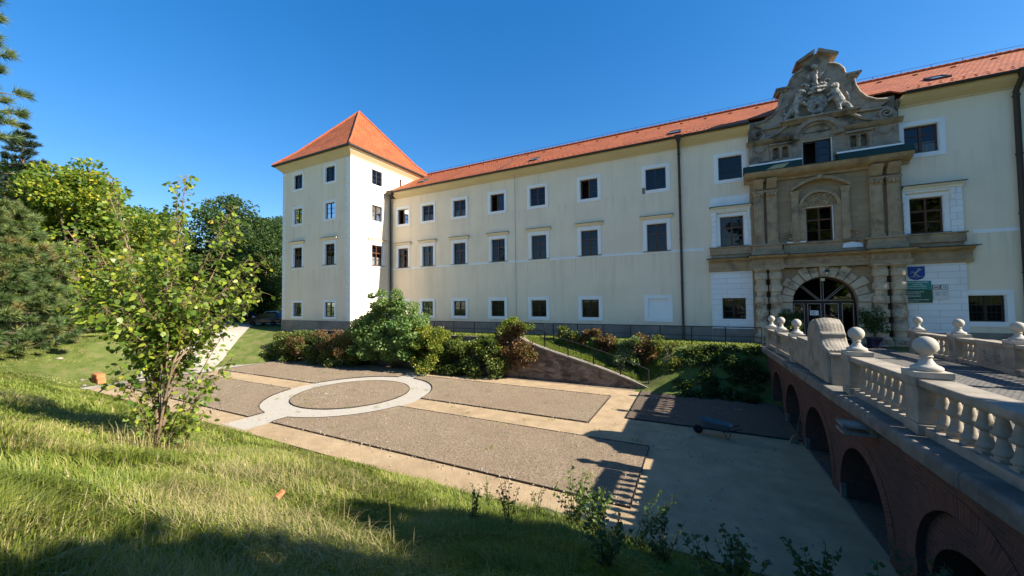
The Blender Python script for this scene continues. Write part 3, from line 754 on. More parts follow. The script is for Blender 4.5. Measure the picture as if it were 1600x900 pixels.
tn = window('n', .43, .92, tower, 'wood', band=.06, sill=False); place(tn, USED, tower, (TX1, 30.46, 12.7), R(90))
m = MB(); m.tube([(-28.55, 28.35, 11.5), (-28.8, 28.5, 11.1), (-29.02, 28.78, 10.6), (-29.02, 28.78, GZ)], .085, 10)
p = m.build('downpipe', M['gutter'], wing, smooth=60); m = MB(); m.frustum((-28.8, -28.3, 28.1, 28.5), (-28.9, -28.2, 28.0, 28.6), 11.2, 11.62); m.build('hopper', M['gutter'], p)
# ------------------------------------------------------------------ stone entrance portal
P0 = 7.1; PY = 28.75
portal = empty('entrance_portal', (P0, 28.9, GZ), 0, 'carved brown sandstone entrance portal with paired columns and a scrolled gable', 'stone portal')
AR, AZ = 1.58, -.40
def arch_fill(m, cx, r, zs, ztop, y, depth, n=24, x0=None, x1=None):
    x0 = cx-r if x0 is None else x0; x1 = cx+r if x1 is None else x1
    pts = [(cx-r*math.cos(math.pi*i/n), zs+r*math.sin(math.pi*i/n)) for i in range(n+1)]
    for p, q in zip(pts, pts[1:]):
        m.quad((p[0], y, p[1]), (q[0], y, q[1]), (q[0], y, ztop), (p[0], y, ztop))
        m.quad((p[0], y, p[1]), (p[0], y+depth, p[1]), (q[0], y+depth, q[1]), (q[0], y, q[1]))
m = MB()
wall(m, 3.45, 10.8, -2.95, 1.75, PY, [(P0-AR, P0+AR, -2.95, 1.3)], .6); arch_fill(m, P0, AR, AZ, 1.3, PY, .6)
m.build('lower_wall', M['sand'], portal, recalc=False)
# voussoirs
m = MB(); nv = 13
for i in range(nv):
    a0, a1 = math.pi*i/nv+.012, math.pi*(i+1)/nv-.012; ro = 2.42 if i % 2 == 0 else 2.2
    if i == nv//2: ro = 2.5
    pts = [(P0+r*math.cos(a), AZ+r*math.sin(a)) for r, a in [(AR, a0), (ro, a0), (ro, (a0+a1)/2), (ro, a1), (AR, a1), (AR, (a0+a1)/2)]]
    m.prism(pts, 'y', PY-(.14 if i % 2 == 0 else .07)-(.08 if i == nv//2 else 0), PY-.002)
for s_ in (-1, 1):
    for i in range(6):
        z0 = -2.9+i*.415; L_ = .85 if i % 2 == 0 else .62
        m.box(*sorted((P0+s_*AR, P0+s_*(AR+L_))), PY-(.13 if i % 2 == 0 else .06), PY-.002, z0+.01, z0+.405)
m.build('voussoirs', M['sandl'], portal, bevel=.02)
# banded columns
col = MB(); prof = [(.30, 0), (.30, .02)]
prof = []
nb = 5; hb = 3.95/nb
for i in range(nb):
    z = i*hb; prof += [(.27, z+.01), (.27, z+hb*.45), (.345, z+hb*.47), (.355, z+hb*.53), (.355, z+hb*.94), (.345, z+hb)]
colp = None
for x in (3.86, 4.62, 9.63, 10.39):
    if colp is None:
        m = MB(); m.lathe(prof, (x, 28.52, -2.42), 24); colp = m.build('column', M['sandl'], portal, smooth=40)
        m = MB(); m.box(x-.40, x+.40, 28.12, 28.73, -2.95, -2.62); m.lathe([(.40, -.0), (.42, .07), (.37, .12), (.36, .2)], (x, 28.52, -2.62), 24); m.build('column_base', M['sandl'], colp, smooth=40)
        m = MB(); m.lathe([(.29, 0), (.34, .04), (.30, .08), (.31, .12), (.40, .2)], (x, 28.52, 1.52), 24); m.box(x-.42, x+.42, 28.1, 28.73, 1.72, 1.80); m.build('capital', M['sandl'], colp, smooth=40)
        x00 = x
    else:
        c = copy_tree(colp, portal); c.location = (x-x00, 0, 0)
m = MB()
for x in (4.24, 10.01): m = MB(); m.box(x-.12, x+.12, PY-.05, PY-.003, -2.6, 1.7); m.build('stained_joint', M['blackstain'], portal)
# entablature with paterae
m = MB(); m.box(3.3, 10.95, 28.42, PY-.003, 1.803, 2.0); m.box(3.38, 10.9, 28.48, PY-.003, 2.0, 2.42)
for x0, x1 in ((3.32, 5.12), (9.13, 10.93)): m.box(x0, x1, 28.13, 28.418, 1.803, 2.02); m.box(x0+.08, x1-.08, 28.2, 28.475, 2.022, 2.42)
m.prism([(PY-.003, 2.423), (28.4, 2.423), (28.3, 2.5), (28.22, 2.52), (28.15, 2.62), (PY-.003, 2.62)], 'x', 3.2, 11.05)
for x0, x1 in ((3.2, 5.22), (9.03, 11.05)): m.prism([(28.21, 2.421), (28.12, 2.421), (28.0, 2.5), (27.92, 2.52), (27.86, 2.622), (28.21, 2.622)], 'x', x0, x1)
for i in range(6):
    x = 5.42+i*.675; m.lathe([(.17, 0), (.17, .03), (.12, .05), (.06, .03), (.05, .07), (.001, .075)], (0, 0, 0), 16)
    n0 = 16*6; pts = m.v[-n0:]; m.v[-n0:] = [(x+p[0], 28.48-p[2], 2.21+p[1]) for p in pts]
    if i < 5: m.box(x+.29, x+.385, 28.455, 28.479, 2.02, 2.41)
for xx in (3.6, 4.0, 4.4, 4.8, 9.4, 9.8, 10.2, 10.6):
    for k in (-1, 0, 1): m.box(xx+k*.07-.024, xx+k*.07+.024, 28.17, 28.2, 2.05, 2.41)
m.build('entablature', M['sandp'], portal, smooth=40)
m = MB(); m.box(3.1, 11.15, 28.1, PY-.003, 2.624, 2.665)
for x0, x1 in ((3.1, 5.32), (8.93, 11.15)): m.box(x0, x1, 27.8, 28.098, 2.626, 2.667)
m.build('entablature_flashing', M['lead'], portal)
# flanking side cornices, aprons and white rusticated panels
for x0, x1, wx in ((1.02, 3.44, 2.35), (10.82, 13.28, None)):
    m = MB()
    o_ = [(wx-.72, wx+.72, -1.5, -.06)] if wx else []
    wall(m, x0, x1, -2.15, 1.74, 28.9, o_, .1); m.quad((x0, 28.9, -2.15), (x0, 29, -2.15), (x0, 29, 1.74), (x0, 28.9, 1.74)); m.quad((x1, 28.9, -2.15), (x1, 29, -2.15), (x1, 29, 1.74), (x1, 28.9, 1.74)); m.quad((x0, 28.9, -2.15), (x1, 28.9, -2.15), (x1, 29, -2.15), (x0, 29, -2.15))
    m.build('side_panel', M['rust'], portal, recalc=False)
    m = MB(); m.box(x0+.02, x1-.02, 28.92, 28.996, -3.1, -2.152); m.build('side_plinth', M['plinth'], portal)
    m = MB(); m.prism([(28.998, 1.742), (28.84, 1.742), (28.80, 1.95), (28.84, 1.96), (28.84, 2.35), (28.74, 2.45), (28.62, 2.5), (28.56, 2.62), (28.998, 2.62)], 'x', x0-.12 if wx else 11.06, 3.19 if wx else x1+.25)
    m.build('side_cornice', M['sandp'], portal)
    m = MB(); m.box(x0-.25 if wx else 11.16, 3.09 if wx else x1+.42, 28.45, 28.998, 2.624, 2.665); m.build('side_flashing', M['lead'], portal)
    m = MB(); m.box(x0+.05, x1-.05, 28.86, 28.998, 2.668, 2.9); m.box(x0-.02, x1+.02, 28.78, 28.998, 2.9, 3.38); m.box(x0-.08, x1+.08, 28.72, 28.998, 3.38, 3.45)
    m.build('apron', M['sandp'], portal, bevel=.015)
    # white aedicule round the first-floor window
    c = 2.35 if wx else 11.87
    m = MB(); a, b = c-.715, c+.715
    e0, e1 = (c-1.22, c+1.1) if wx else (c-1.0, c+1.38)
    m.box(e0, a-.202, 28.87, 28.998, 3.453, 5.95); m.box(b+.202, e1, 28.87, 28.998, 3.453, 5.95)
    m.box(a-.202, b+.202, 28.87, 28.998, 5.83, 5.95)
    m.prism([(28.998, 5.952), (28.84, 5.952), (28.80, 6.05), (28.66, 6.12), (28.60, 6.2), (28.998, 6.2)], 'x', e0-.03, e1+.03)
    for s_ in ((a-.33, a-.21), (b+.21, b+.33)): m.box(s_[0], s_[1], 28.78, 28.868, 5.3, 5.93)
    m.build('window_surround', M['rust'], portal, bevel=.008)
    m = MB(); m.box(e0-.1, e1+.1, 28.52, 28.998, 6.203, 6.235); m.build('surround_flashing', M['lead'], portal)
m = MB(); m.box(1.1, 3.4, 28.97, 28.998, 6.24, 6.95); m.build('worn_plaster', M['white'], portal)
# upper storey
m = MB(); wall(m, 3.45, 10.8, 2.67, 7.5, PY, [(6.34, 7.7, 3.42, 5.58)], .25); m.quad((3.45, PY, 2.67), (3.45, 29, 2.67), (3.45, 29, 7.5), (3.45, PY, 7.5)); m.quad((10.8, PY, 2.67), (10.8, 29, 2.67), (10.8, 29, 7.5), (10.8, PY, 7.5))
m.quad((3.45, PY, -2.95), (3.45, 29, -2.95), (3.45, 29, 2.67), (3.45, PY, 2.67))
m.build('upper_wall', M['sand'], portal, recalc=False)
m = MB()
for x0, x1 in ((3.4, 5.1), (9.1, 10.85)): m.box(x0, x1, 28.3, PY-.003, 2.67, 2.98); m.box(x0+.06, x1-.06, 28.4, PY-.003, 2.98, 3.3); m.box(x0-.03, x1+.03, 28.34, PY-.003, 3.3, 3.4)
m.box(5.12, 9.08, 28.62, PY-.003, 2.67, 2.82); m.box(5.15, 9.05, 28.66, PY-.003, 2.82, 3.3); m.box(5.12, 9.08, 28.58, PY-.003, 3.3, 3.39)
m.build('pedestal_course', M['sandp'], portal, bevel=.02)
m = MB(); m.box(5.3, 6.3, 28.57, 28.62, 3.392, 3.46); m.build('pale_patch', M['white'], portal); m = MB(); m.prism([(8.05, 2.9), (9.0, 2.9), (8.95, 3.12), (8.5, 3.24), (8.1, 3.16)], 'y', 28.645, 28.659); m.build('pale_patch', M['white'], portal)
pil = None
for x0, x1 in ((3.62, 4.14), (4.3, 4.86), (9.36, 9.92), (10.1, 10.64)):
    xc = (x0+x1)/2; h_ = (x1-x0)/2
    m = MB(); m.box(xc-h_, xc+h_, 28.52, PY-.003, 3.62, 6.5); m.box(xc-h_+.08, xc+h_-.08, 28.495, 28.518, 3.85, 6.3); m.box(xc-h_-.05, xc+h_+.05, 28.46, PY-.003, 3.402, 3.52); m.box(xc-h_-.025, xc+h_+.025, 28.49, PY-.003, 3.522, 3.618)
    p = m.build('pilaster', M['sandp'], portal, bevel=.012)
    m = MB(); m.box(xc-h_-.04, xc+h_+.04, 28.48, PY-.003, 6.502, 6.56); m.frustum((xc-h_, xc+h_, 28.5, PY-.003), (xc-h_-.07, xc+h_+.07, 28.42, PY-.003), 6.562, 6.86); m.box(xc-h_-.09, xc+h_+.09, 28.40, PY-.003, 6.862, 6.92)
    for k in (-1, 0, 1):
        m.ball((xc+k*h_*.62, 28.44, 6.66), (.09, .07, .12), 8, 6)
    for k in (-1, 1): m.ball((xc+k*h_*.95, 28.42, 6.80), (.075, .06, .075), 8, 6)
    m.build('capital', M['sandp'], p, smooth=50)
    m = MB(); m.prism([(PY-.003, 7.0), (28.56, 7.0), (28.46, 7.12), (28.4, 7.3), (28.2, 7.48), (28.16, 7.62), (PY-.003, 7.62)], 'x', xc-h_*.95, xc+h_*.95)
    m.build('console', M['sandp'], p, smooth=40)
# first floor window of the portal
pw = window('pw', 1.36, 2.16, portal, 'wood', band=.001, mid=True, bot=0, sill=False); place(pw, USED, portal, (7.02, PY, 3.42))
m = MB()
for s_ in (-1, 1):
    xc = 7.02+s_*.86; m.box(xc-.17, xc+.17, 28.62, PY-.003, 3.402, 5.6)
    xc = 7.02+s_*1.22; m.box(xc-.18, xc+.18, 28.56, PY-.003, 3.402, 6.3); m.box(xc-.1, xc+.1, 28.54, 28.558, 3.9, 6.1)
    m.box(xc-.24, xc+.24, 28.5, PY-.003, 6.56, 6.64); m.frustum((xc-.18, xc+.18, 28.54, PY-.003), (xc-.23, xc+.23, 28.5, PY-.003), 6.3, 6.558)
    for k in range(9):
        a = k/8*1.6*math.pi; r_ = .30-.2*k/8; m.ball((xc+s_*(.28)+s_*r_*math.cos(a)*.8, 28.66, 3.75+r_*math.sin(a)), (.07, .08, .07), 8, 6)
    m.tube([(xc+s_*.2, 28.66, 4.0), (xc+s_*.22, 28.66, 4.4), (xc+s_*.17, 28.66, 4.75)], [.09, .06, .03], 8)
nn = 18
pts = [(7.02+.86*math.cos(math.pi*i/nn), 5.6+.86*math.sin(math.pi*i/nn)*.95) for i in range(nn+1)]
for r0, r1, ya in ((.86, 1.03, 28.58),):
    for i in range(nn):
        a0, a1 = math.pi*i/nn, math.pi*(i+1)/nn
        m.prism([(7.02+r0*math.cos(a0), 5.6+r0*math.sin(a0)), (7.02+r1*math.cos(a0), 5.6+r1*math.sin(a0)), (7.02+r1*math.cos(a1), 5.6+r1*math.sin(a1)), (7.02+r0*math.cos(a1), 5.6+r0*math.sin(a1))], 'y', ya, PY-.003)
# segmental pediment
def seg_y(t): return 6.66+.62*(1-(t)**2)
prev = None
for i in range(20):
    t0, t1 = -1+i/10, -1+(i+1)/10
    f = lambda t: 6.66+.58*max(0, math.cos(t*math.pi*.44)-math.cos(math.pi*.44))/(1-math.cos(math.pi*.44))
    x0, x1 = 7.02+t0*1.42, 7.02+t1*1.42
    m.prism([(x0, f(t0)), (x1, f(t1)), (x1, f(t1)+.17), (x0, f(t0)+.17)], 'y', 28.38, PY-.003)
m.ball((7.02, 28.36, 7.34), (.16, .13, .15), 10, 8)
m.build('window_aedicule', M['sandp'], portal, smooth=35)
m = MB(); rr = random.Random(5)
for i in range(46):
    a = rr.uniform(.06, math.pi-.06); r_ = .8*math.sqrt(rr.random()); m.ball((7.02+r_*math.cos(a), 28.73, 5.66+r_*math.sin(a)*.95), (rr.uniform(.05, .12), .07, rr.uniform(.04, .09)), 8, 6)
m.build('lunette_carving', M['sandp'], portal, smooth=60)
# main cornice and its green copper apron
m = MB(); m.prism([(PY-.003, 7.502), (28.62, 7.502), (28.55, 7.64), (28.3, 7.72), (28.15, 7.8), (28.05, 7.95), (28.0, 8.08), (PY-.003, 8.08)], 'x', 3.1, 11.12); m.build('main_cornice', M['sandp'], portal, smooth=30)
m = MB()
for x0, x1 in ((3.06, 6.1), (7.86, 11.16)):
    m.prism([(27.97, 8.084), (27.97, 8.12), (28.24, 8.56), (28.6, 8.57), (28.6, 8.084)], 'x', x0, x1)
m.box(6.1, 7.86, 27.97, 28.6, 8.084, 8.11)
m.build('copper_apron', M['copper'], portal)
# attic storey
AY = 28.62
m = MB(); wall(m, 3.45, 10.75, 8.3, 10.28, AY, [(6.27, 7.75, 8.3, 9.78), (4.78, 5.06, 8.92, 9.66), (5.26, 5.54, 8.92, 9.66), (8.62, 8.90, 8.92, 9.66), (9.10, 9.38, 8.92, 9.66)], .34)
for xc in (4.92, 5.40, 8.76, 9.24): m.quad((xc-.14, AY+.34, 8.92), (xc+.14, AY+.34, 8.92), (xc+.14, AY+.34, 9.66), (xc-.14, AY+.34, 9.66))
m.quad((3.45, AY, 8.08), (3.45, 29.5, 8.08), (3.45, 29.5, 11.4), (3.45, AY, 11.4)); m.quad((10.75, AY, 8.08), (10.75, 29.5, 8.08), (10.75, 29.5, 11.4), (10.75, AY, 11.4))
m.build('attic_wall', M['greyst'], portal, recalc=False)
m = MB(); m.box(3.47, 10.73, 28.9, 29.46, 10.29, 11.72); m.build('attic_backing', M['greyst'], portal)
for x0, x1 in ((3.4, 6.2), (7.82, 10.8)): m = MB(); m.box(x0, x1, 28.3, AY-.003, 8.58, 8.70); m.box(x0+.03, x1-.03, 28.5, AY-.003, 8.70, 8.86); m.build('attic_base', M['greyst'], portal, bevel=.01)
for x0, x1 in ((3.4, 6.18), (7.86, 10.8)): m = MB(); m.box(x0, x1, 28.26, 28.29, 8.56, 8.66); m.build('white_strip', M['white'], portal)
m = MB()
for xa_, xb_ in ((4.66, 5.66), (8.50, 9.50)):
    for x in (xa_+.0, xa_+.5, xa_+1.0): m.lathe([(.085, 0), (.085, .06), (.055, .09), (.06, .3), (.05, .62), (.08, .68), (.085, .76)], (x, AY-.06, 8.863), 10)
    m.box(xa_-.12, xb_+.12, AY-.17, AY-.003, 9.79, 9.9)
    for xc in (xa_+.26, xa_+.74):
        for i in range(8):
            a0, a1 = math.pi*i/8, math.pi*(i+1)/8; m.prism([(xc+.14*math.cos(a0), 9.625+.14*math.sin(a0)), (xc+.20*math.cos(a0), 9.625+.17*math.sin(a0)), (xc+.20*math.cos(a1), 9.625+.17*math.sin(a1)), (xc+.14*math.cos(a1), 9.625+.14*math.sin(a1))], 'y', AY-.05, AY-.003)
for x0, x1 in ((3.62, 4.45), (9.75, 10.58)):
    for i in range(13):
        t = i/12; m.ball((x0+(x1-x0)*t, AY-.02, 9.82-.34*math.sin(math.pi*t)), (.055, .05, .055), 8, 6)
    for x in (x0, x1): m.ball((x, AY-.03, 9.88), .085, 8, 6); m.tube([(x, AY-.02, 9.8), (x, AY-.02, 9.4)], [.05, .02], 6)
# attic cornice with the arch in its middle
for x0, x1 in ((3.3, 5.92), (8.12, 10.9)): m.prism([(AY-.003, 9.97), (AY-.1, 10.0), (AY-.22, 10.14), (AY-.3, 10.22), (AY-.003, 10.22)], 'x', x0, x1)
for i in range(20):
    a0, a1 = math.pi*i/20, math.pi*(i+1)/20
    for r0, r1, d in ((1.0, 1.24, .3), (.82, .998, .14)):
        m.prism([(7.02+r*math.cos(a), 9.9+r*.95*math.sin(a)) for r, a in ((r0, a0), (r1, a0), (r1, a1), (r0, a1))], 'y', AY-d, AY-.003)
m.build('attic_ornament', M['greyst'], portal, smooth=40)
pa = window('pa', 1.48, 1.5, portal, 'wooddark', band=.001, bot=0, sill=False, opened=True); place(pa, USED, portal, (7.01, AY+.01, 8.29))
# scroll zone + gable
half = [(3.62, 10.23), (3.62, 10.6), (3.5, 10.8), (3.35, 11.0), (2.9, 11.12), (3.28, 11.36), (3.25, 11.52), (2.75, 11.6), (2.35, 11.85), (2.05, 12.25), (1.88, 12.7), (1.82, 13.15), (1.82, 13.3), (2.0, 13.42), (2.02, 13.52), (1.42, 13.56), (1.38, 13.8), (1.2, 14.12), (.95, 14.33), (.72, 14.42), (.66, 14.7), (.98, 14.78), (.98, 14.86), (.12, 15.36), (.10, 15.2)]
out = [(P0+x, z) for x, z in half[::1]]+[(P0-x, z) for x, z in half[::-1]]
m = MB(); m.prism(out, 'y', 28.62, 29.42); m.build('gable', M['greyst'], portal)
m = MB()
for s_ in (-1, 1):
    pth = [(P0+s_*x, 28.60, z) for x, z in [(3.28, 11.43), (2.75, 11.53), (2.3, 11.8), (1.98, 12.22), (1.80, 12.7), (1.74, 13.15)]]; m.tube(pth, [.09]*6, 8)
    m.box(*sorted((P0+s_*1.42, P0+s_*2.1)), 28.42, 29.45, 13.34, 13.46); m.box(*sorted((P0+s_*1.5, P0+s_*2.0)), 28.5, 29.43, 13.2, 13.337)
    pth = [(P0+s_*x, 28.60, z) for x, z in [(1.36, 13.55), (1.3, 13.85), (1.12, 14.12), (.88, 14.3), (.62, 14.38)]]; m.tube(pth, [.08]*5, 8)
    # raking pieces of the broken top pediment
    m.prism([(P0+s_*.1, 15.38), (P0+s_*1.04, 14.84), (P0+s_*1.04, 14.72), (P0+s_*.92, 14.7), (P0+s_*.1, 15.16)], 'y', 28.3, 29.5)
    # big S scroll on the attic
    pth = []; 
    for k in range(26):
        t = k/25; a = -.5*math.pi+t*3.3*math.pi; r_ = .36*(1-t*.8); pth.append((P0+s_*(3.12-r_*math.cos(a)*.9), 28.5, 10.62+r_*math.sin(a)*.9))
    m.tube(pth, [.085-.04*k/25 for k in range(26)], 8)
    m.tube([(P0+s_*3.12, 28.52, 10.28), (P0+s_*2.6, 28.52, 10.34), (P0+s_*2.1, 28.52, 10.55), (P0+s_*1.7, 28.52, 10.85), (P0+s_*1.45, 28.52, 11.0)], [.09, .11, .11, .09, .07], 8)
    m.tube([(P0+s_*3.2, 28.54, 10.98), (P0+s_*2.6, 28.54, 10.98), (P0+s_*2.0, 28.54, 11.02), (P0+s_*1.6, 28.54, 11.08)], [.06, .07, .07, .06], 8)
m.build('gable_moulding', M['greyst'], portal, smooth=50)
m = MB(); m.box(P0-1.95, P0+1.95, 28.18, 28.618, 11.1, 11.2); m.prism([(28.617, 10.9), (28.5, 10.9), (28.25, 11.098), (28.617, 11.098)], 'x', P0-1.8, P0+1.8); m.build('arms_ledge', M['greyst'], portal)
# attic roof running back from the gable to the main ridge
m = MB(); hw, zb, zt = 2.9, 11.75, 14.5
m.add([(P0-hw, 29.4, zb), (P0+hw, 29.4, zb), (P0, 29.43, zt), (P0-hw, 34.6, zb), (P0+hw, 34.6, zb), (P0, 34.6, zt)], [(0, 3, 5, 2), (1, 2, 5, 4), (0, 2, 1), (3, 4, 5), (0, 1, 4, 3)]); m.build('attic_roof', M['roof'], portal)
# coat of arms: lions, oval shield and crown, fused into weathered stone
def fused(name, mb, mat, parent, voxel=.035, noise=.02, smooth_it=2):
    o = mb.build(name+'_tmp', mat)
    md = o.modifiers.new('r', 'REMESH'); md.mode = 'VOXEL'; md.voxel_size = voxel
    md = o.modifiers.new('s', 'SMOOTH'); md.iterations = smooth_it
    if noise:
        tx = bpy.data.textures.new('lump', 'CLOUDS'); tx.noise_scale = .09
        md = o.modifiers.new('d', 'DISPLACE'); md.texture = tx; md.strength = noise; md.mid_level = .5
    dg = bpy.context.evaluated_depsgraph_get(); me = bpy.data.meshes.new_from_object(o.evaluated_get(dg))
    bpy.data.objects.remove(o)
    off = off_of(parent) if parent is not None else Vector((0, 0, 0))
    me.transform(Matrix.Translation(-off)); me.materials.clear(); me.materials.append(mat); me.shade_smooth(); planar_uv(me)
    o = bpy.data.objects.new(name, me); COL.objects.link(o)
    if parent is not None: o.parent = parent
    return o
yb = 28.42
for s_ in (-1, 1):
    m = MB(); X_ = lambda x: P0-.08+s_*x
    m.tube([(X_(1.30), yb+.06, 11.5), (X_(1.12), yb, 11.85), (X_(.92), yb-.04, 12.25), (X_(.84), yb-.05, 12.55)], [.20, .25, .26, .22], 10)       # rearing trunk
    m.ball((X_(.86), yb-.08, 12.74), (.24, .24, .26), 12, 8)                                                                                    # mane
    m.ball((X_(.74), yb-.22, 12.76), (.14, .15, .15), 10, 8); m.ball((X_(.64), yb-.30, 12.70), (.09, .10, .08), 8, 6)                            # head, muzzle
    m.tube([(X_(1.18), yb-.05, 11.72), (X_(.98), yb-.16, 11.52), (X_(1.10), yb-.14, 11.26)], [.19, .13, .09], 8); m.ball((X_(1.0), yb-.18, 11.25), (.15, .12, .07), 8, 6)
    m.tube([(X_(1.36), yb, 11.6), (X_(1.5), yb-.06, 11.42), (X_(1.62), yb-.06, 11.26)], [.17, .12, .09], 8); m.ball((X_(1.55), yb-.12, 11.25), (.15, .12, .07), 8, 6)
    m.tube([(X_(.82), yb-.1, 12.42), (X_(.62), yb-.2, 12.36), (X_(.50), yb-.16, 12.22)], [.12, .09, .08], 8)
    m.tube([(X_(.90), yb-.12, 12.2), (X_(.66), yb-.2, 12.06), (X_(.50), yb-.18, 11.9)], [.12, .09, .08], 8)
    m.tube([(X_(1.36), yb+.1, 11.5), (X_(1.62), yb+.12, 11.75), (X_(1.58), yb+.12, 12.1), (X_(1.42), yb+.1, 12.35)], [.06, .055, .05, .08], 6)
    fused('stone_lion', m, M['statue'], portal)
m = MB(); m.ball((P0-.08, yb+.08, 11.95), (.50, .16, .60), 20, 14)
for i in range(28):
    a = 2*math.pi*i/28; m.ball((P0-.08+.47*math.cos(a), yb-.02, 11.95+.57*math.sin(a)), .075, 8, 6)
m.ball((P0-.08, yb-.06, 12.02), (.2, .1, .26), 10, 8); m.ball((P0-.2, yb-.06, 11.78), (.13, .08, .12), 8, 6)
for k in (-1, 1): m.tube([(P0-.08+k*.3, yb, 11.3), (P0-.08+k*.16, yb, 11.22)], .09, 6)
sh = fused('shield', m, M['statue'], portal, .03, .03)
m = MB(); m.tube([(P0-.5, yb-.02, 12.68), (P0-.08, yb-.2, 12.62), (P0+.34, yb-.02, 12.68)], .10, 8); m.tube([(P0-.56, yb-.0, 12.92), (P0-.08, yb-.22, 12.86), (P0+.4, yb, 12.92)], .085, 8)
m.ball((P0-.08, yb+.04, 12.95), (.46, .2, .22), 12, 8)
for i in range(7):
    a = math.pi*(i+.5)/7; m.ball((P0-.08-.5*math.cos(a), yb-.22*math.sin(a)+.05, 13.06+.07*math.sin(a)), .075, 8, 6)
m.tube([(P0-.08, yb+.02, 13.1), (P0-.08, yb+.02, 13.5)], [.14, .1], 8); m.ball((P0-.08, yb, 13.6), (.13, .12, .2), 8, 6); m.ball((P0-.04, yb-.02, 13.9), (.1, .1, .14), 8, 6)
for k in (-1, 1):
    m.tube([(P0-.08+k*.3, yb+.1, 13.15), (P0-.08+k*.5, yb+.12, 13.4), (P0-.08+k*.72, yb+.12, 13.32)], [.1, .09, .07], 8)
    m.tube([(P0-.08+k*.2, yb+.14, 13.5), (P0-.08+k*.36, yb+.14, 13.85), (P0-.08+k*.5, yb+.14, 13.95)], [.08, .08, .05], 8)
m.ball((P0-.08, yb+.1, 14.35), (.2, .12, .17), 8, 6)
fused('crown', m, M['statue'], portal, .03, .03)
# entrance door with fanlight
door = None
m = MB(); DY = 29.12
for i in range(20):
    a0, a1 = math.pi*i/20, math.pi*(i+1)/20; m.prism([(P0+r*math.cos(a), AZ+r*math.sin(a)) for r, a in ((AR-.10, a0), (AR-.005, a0), (AR-.005, a1), (AR-.10, a1))], 'y', DY, DY+.1)
m.box(P0-AR+.005, P0+AR-.005, DY-.01, DY+.1, AZ-.02, AZ+.1)
for s_ in (-1, 1): m.box(*sorted((P0+s_*(AR-.005), P0+s_*(AR-.1))), DY, DY+.1, -2.9, AZ-.02)
for x in (-.84, 0, .84): m.box(P0+x-.06, P0+x+.06, DY, DY+.1, -2.9, AZ-.022)
m.tube([(P0, DY+.05, AZ+.1), (P0, DY+.05, AZ+AR-.1)], .05, 4)
for s_ in (-1, 1): m.tube([(P0+s_*.06, DY+.05, AZ+.1), (P0+s_*1.06, DY+.05, AZ+1.06)], .05, 4)
M['doorwood'] = m_plain('maroon_door_wood', (.035, .012, .012), .45, .4)
door = m.build('door', M['doorwood'], portal)
M['cream'] = m_plain('cream_trim', (.42, .38, .33), .6, .3)
m = MB()
for x0, x1 in ((-1.47, -.92), (-.76, -.08), (.08, .76), (.92, 1.47)): ring(m, P0+x0, P0+x1, -2.7, AZ-.08, .028, DY-.03, DY-.002)
for k in (-.06, .06): m.tube([(P0+k, DY-.01, AZ+.12), (P0+k, DY-.01, AZ+AR-.06)], .013, 4)
for s_ in (-1, 1):
    for k in (0, .11): m.tube([(P0+s_*(.1+k), DY-.01, AZ+.12), (P0+s_*(1.02+k*.7), DY-.01, AZ+1.1-k*.7)], .013, 4)
m.box(P0-AR+.1, P0+AR-.1, DY-.03, DY-.012, AZ+.1, AZ+.125)
m.build('trim', M['cream'], door)
m = MB(); m.box(P0-AR+.05, P0+AR-.05, DY+.045, DY+.05, -2.9, AZ)
pts = [(P0+(AR-.05)*math.cos(math.pi*i/20), AZ+(AR-.05)*math.sin(math.pi*i/20)) for i in range(21)]; m.prism(pts, 'y', DY+.045, DY+.05)
m.build('door_glass', M['glass'], door)
m = MB(); m.box(P0-.64, P0-.22, DY-.035, DY-.031, -1.22, -.92); nt = m.build('paper_notice', M['white'], door)
m = MB()
for i in range(5): m.box(P0-.58, P0-.30-.06*(i % 3), DY-.038, DY-.0355, -.985-.045*i, -.97-.045*i)
m.build('notice_print', M['iron'], nt)
m = MB(); m.box(P0-.07, P0+.13, 28.98, 29.1, .93, 1.1); M['lampglow'] = m_plain('lamp_panel', (.62, .75, .70), .4, .4, 0, .05); m.build('exit_light', M['lampglow'], door)
m = MB(); m.box(4.9, 9.3, 27.7, 28.4, -3.0, -2.93); m.build('door_step', M['ledge'], portal, bevel=.01)

# ------------------------------------------------------------------ lantern, signs, number plates
ln = empty('wall_lantern', (7.18, 28.3, 1.25), 0, 'dark lantern hanging above the arched doorway', 'lantern')
m = MB(); m.lathe([(.03, .34), (.10, .30), (.13, .2), (.03, .18)], (7.18, 28.3, 1.25), 12); m.tube([(7.18, 28.3, 1.58), (7.18, 28.3, 1.68), (7.18, 28.55, 1.68)], .018, 6); m.build('lantern_cap', M['iron'], ln, smooth=40)
m = MB(); m.lathe([(.02, 0), (.08, .02), (.115, .18), (.02, .185)], (7.18, 28.3, 1.25), 12); m.build('lantern_glass', M['skyglass'], ln, smooth=40)

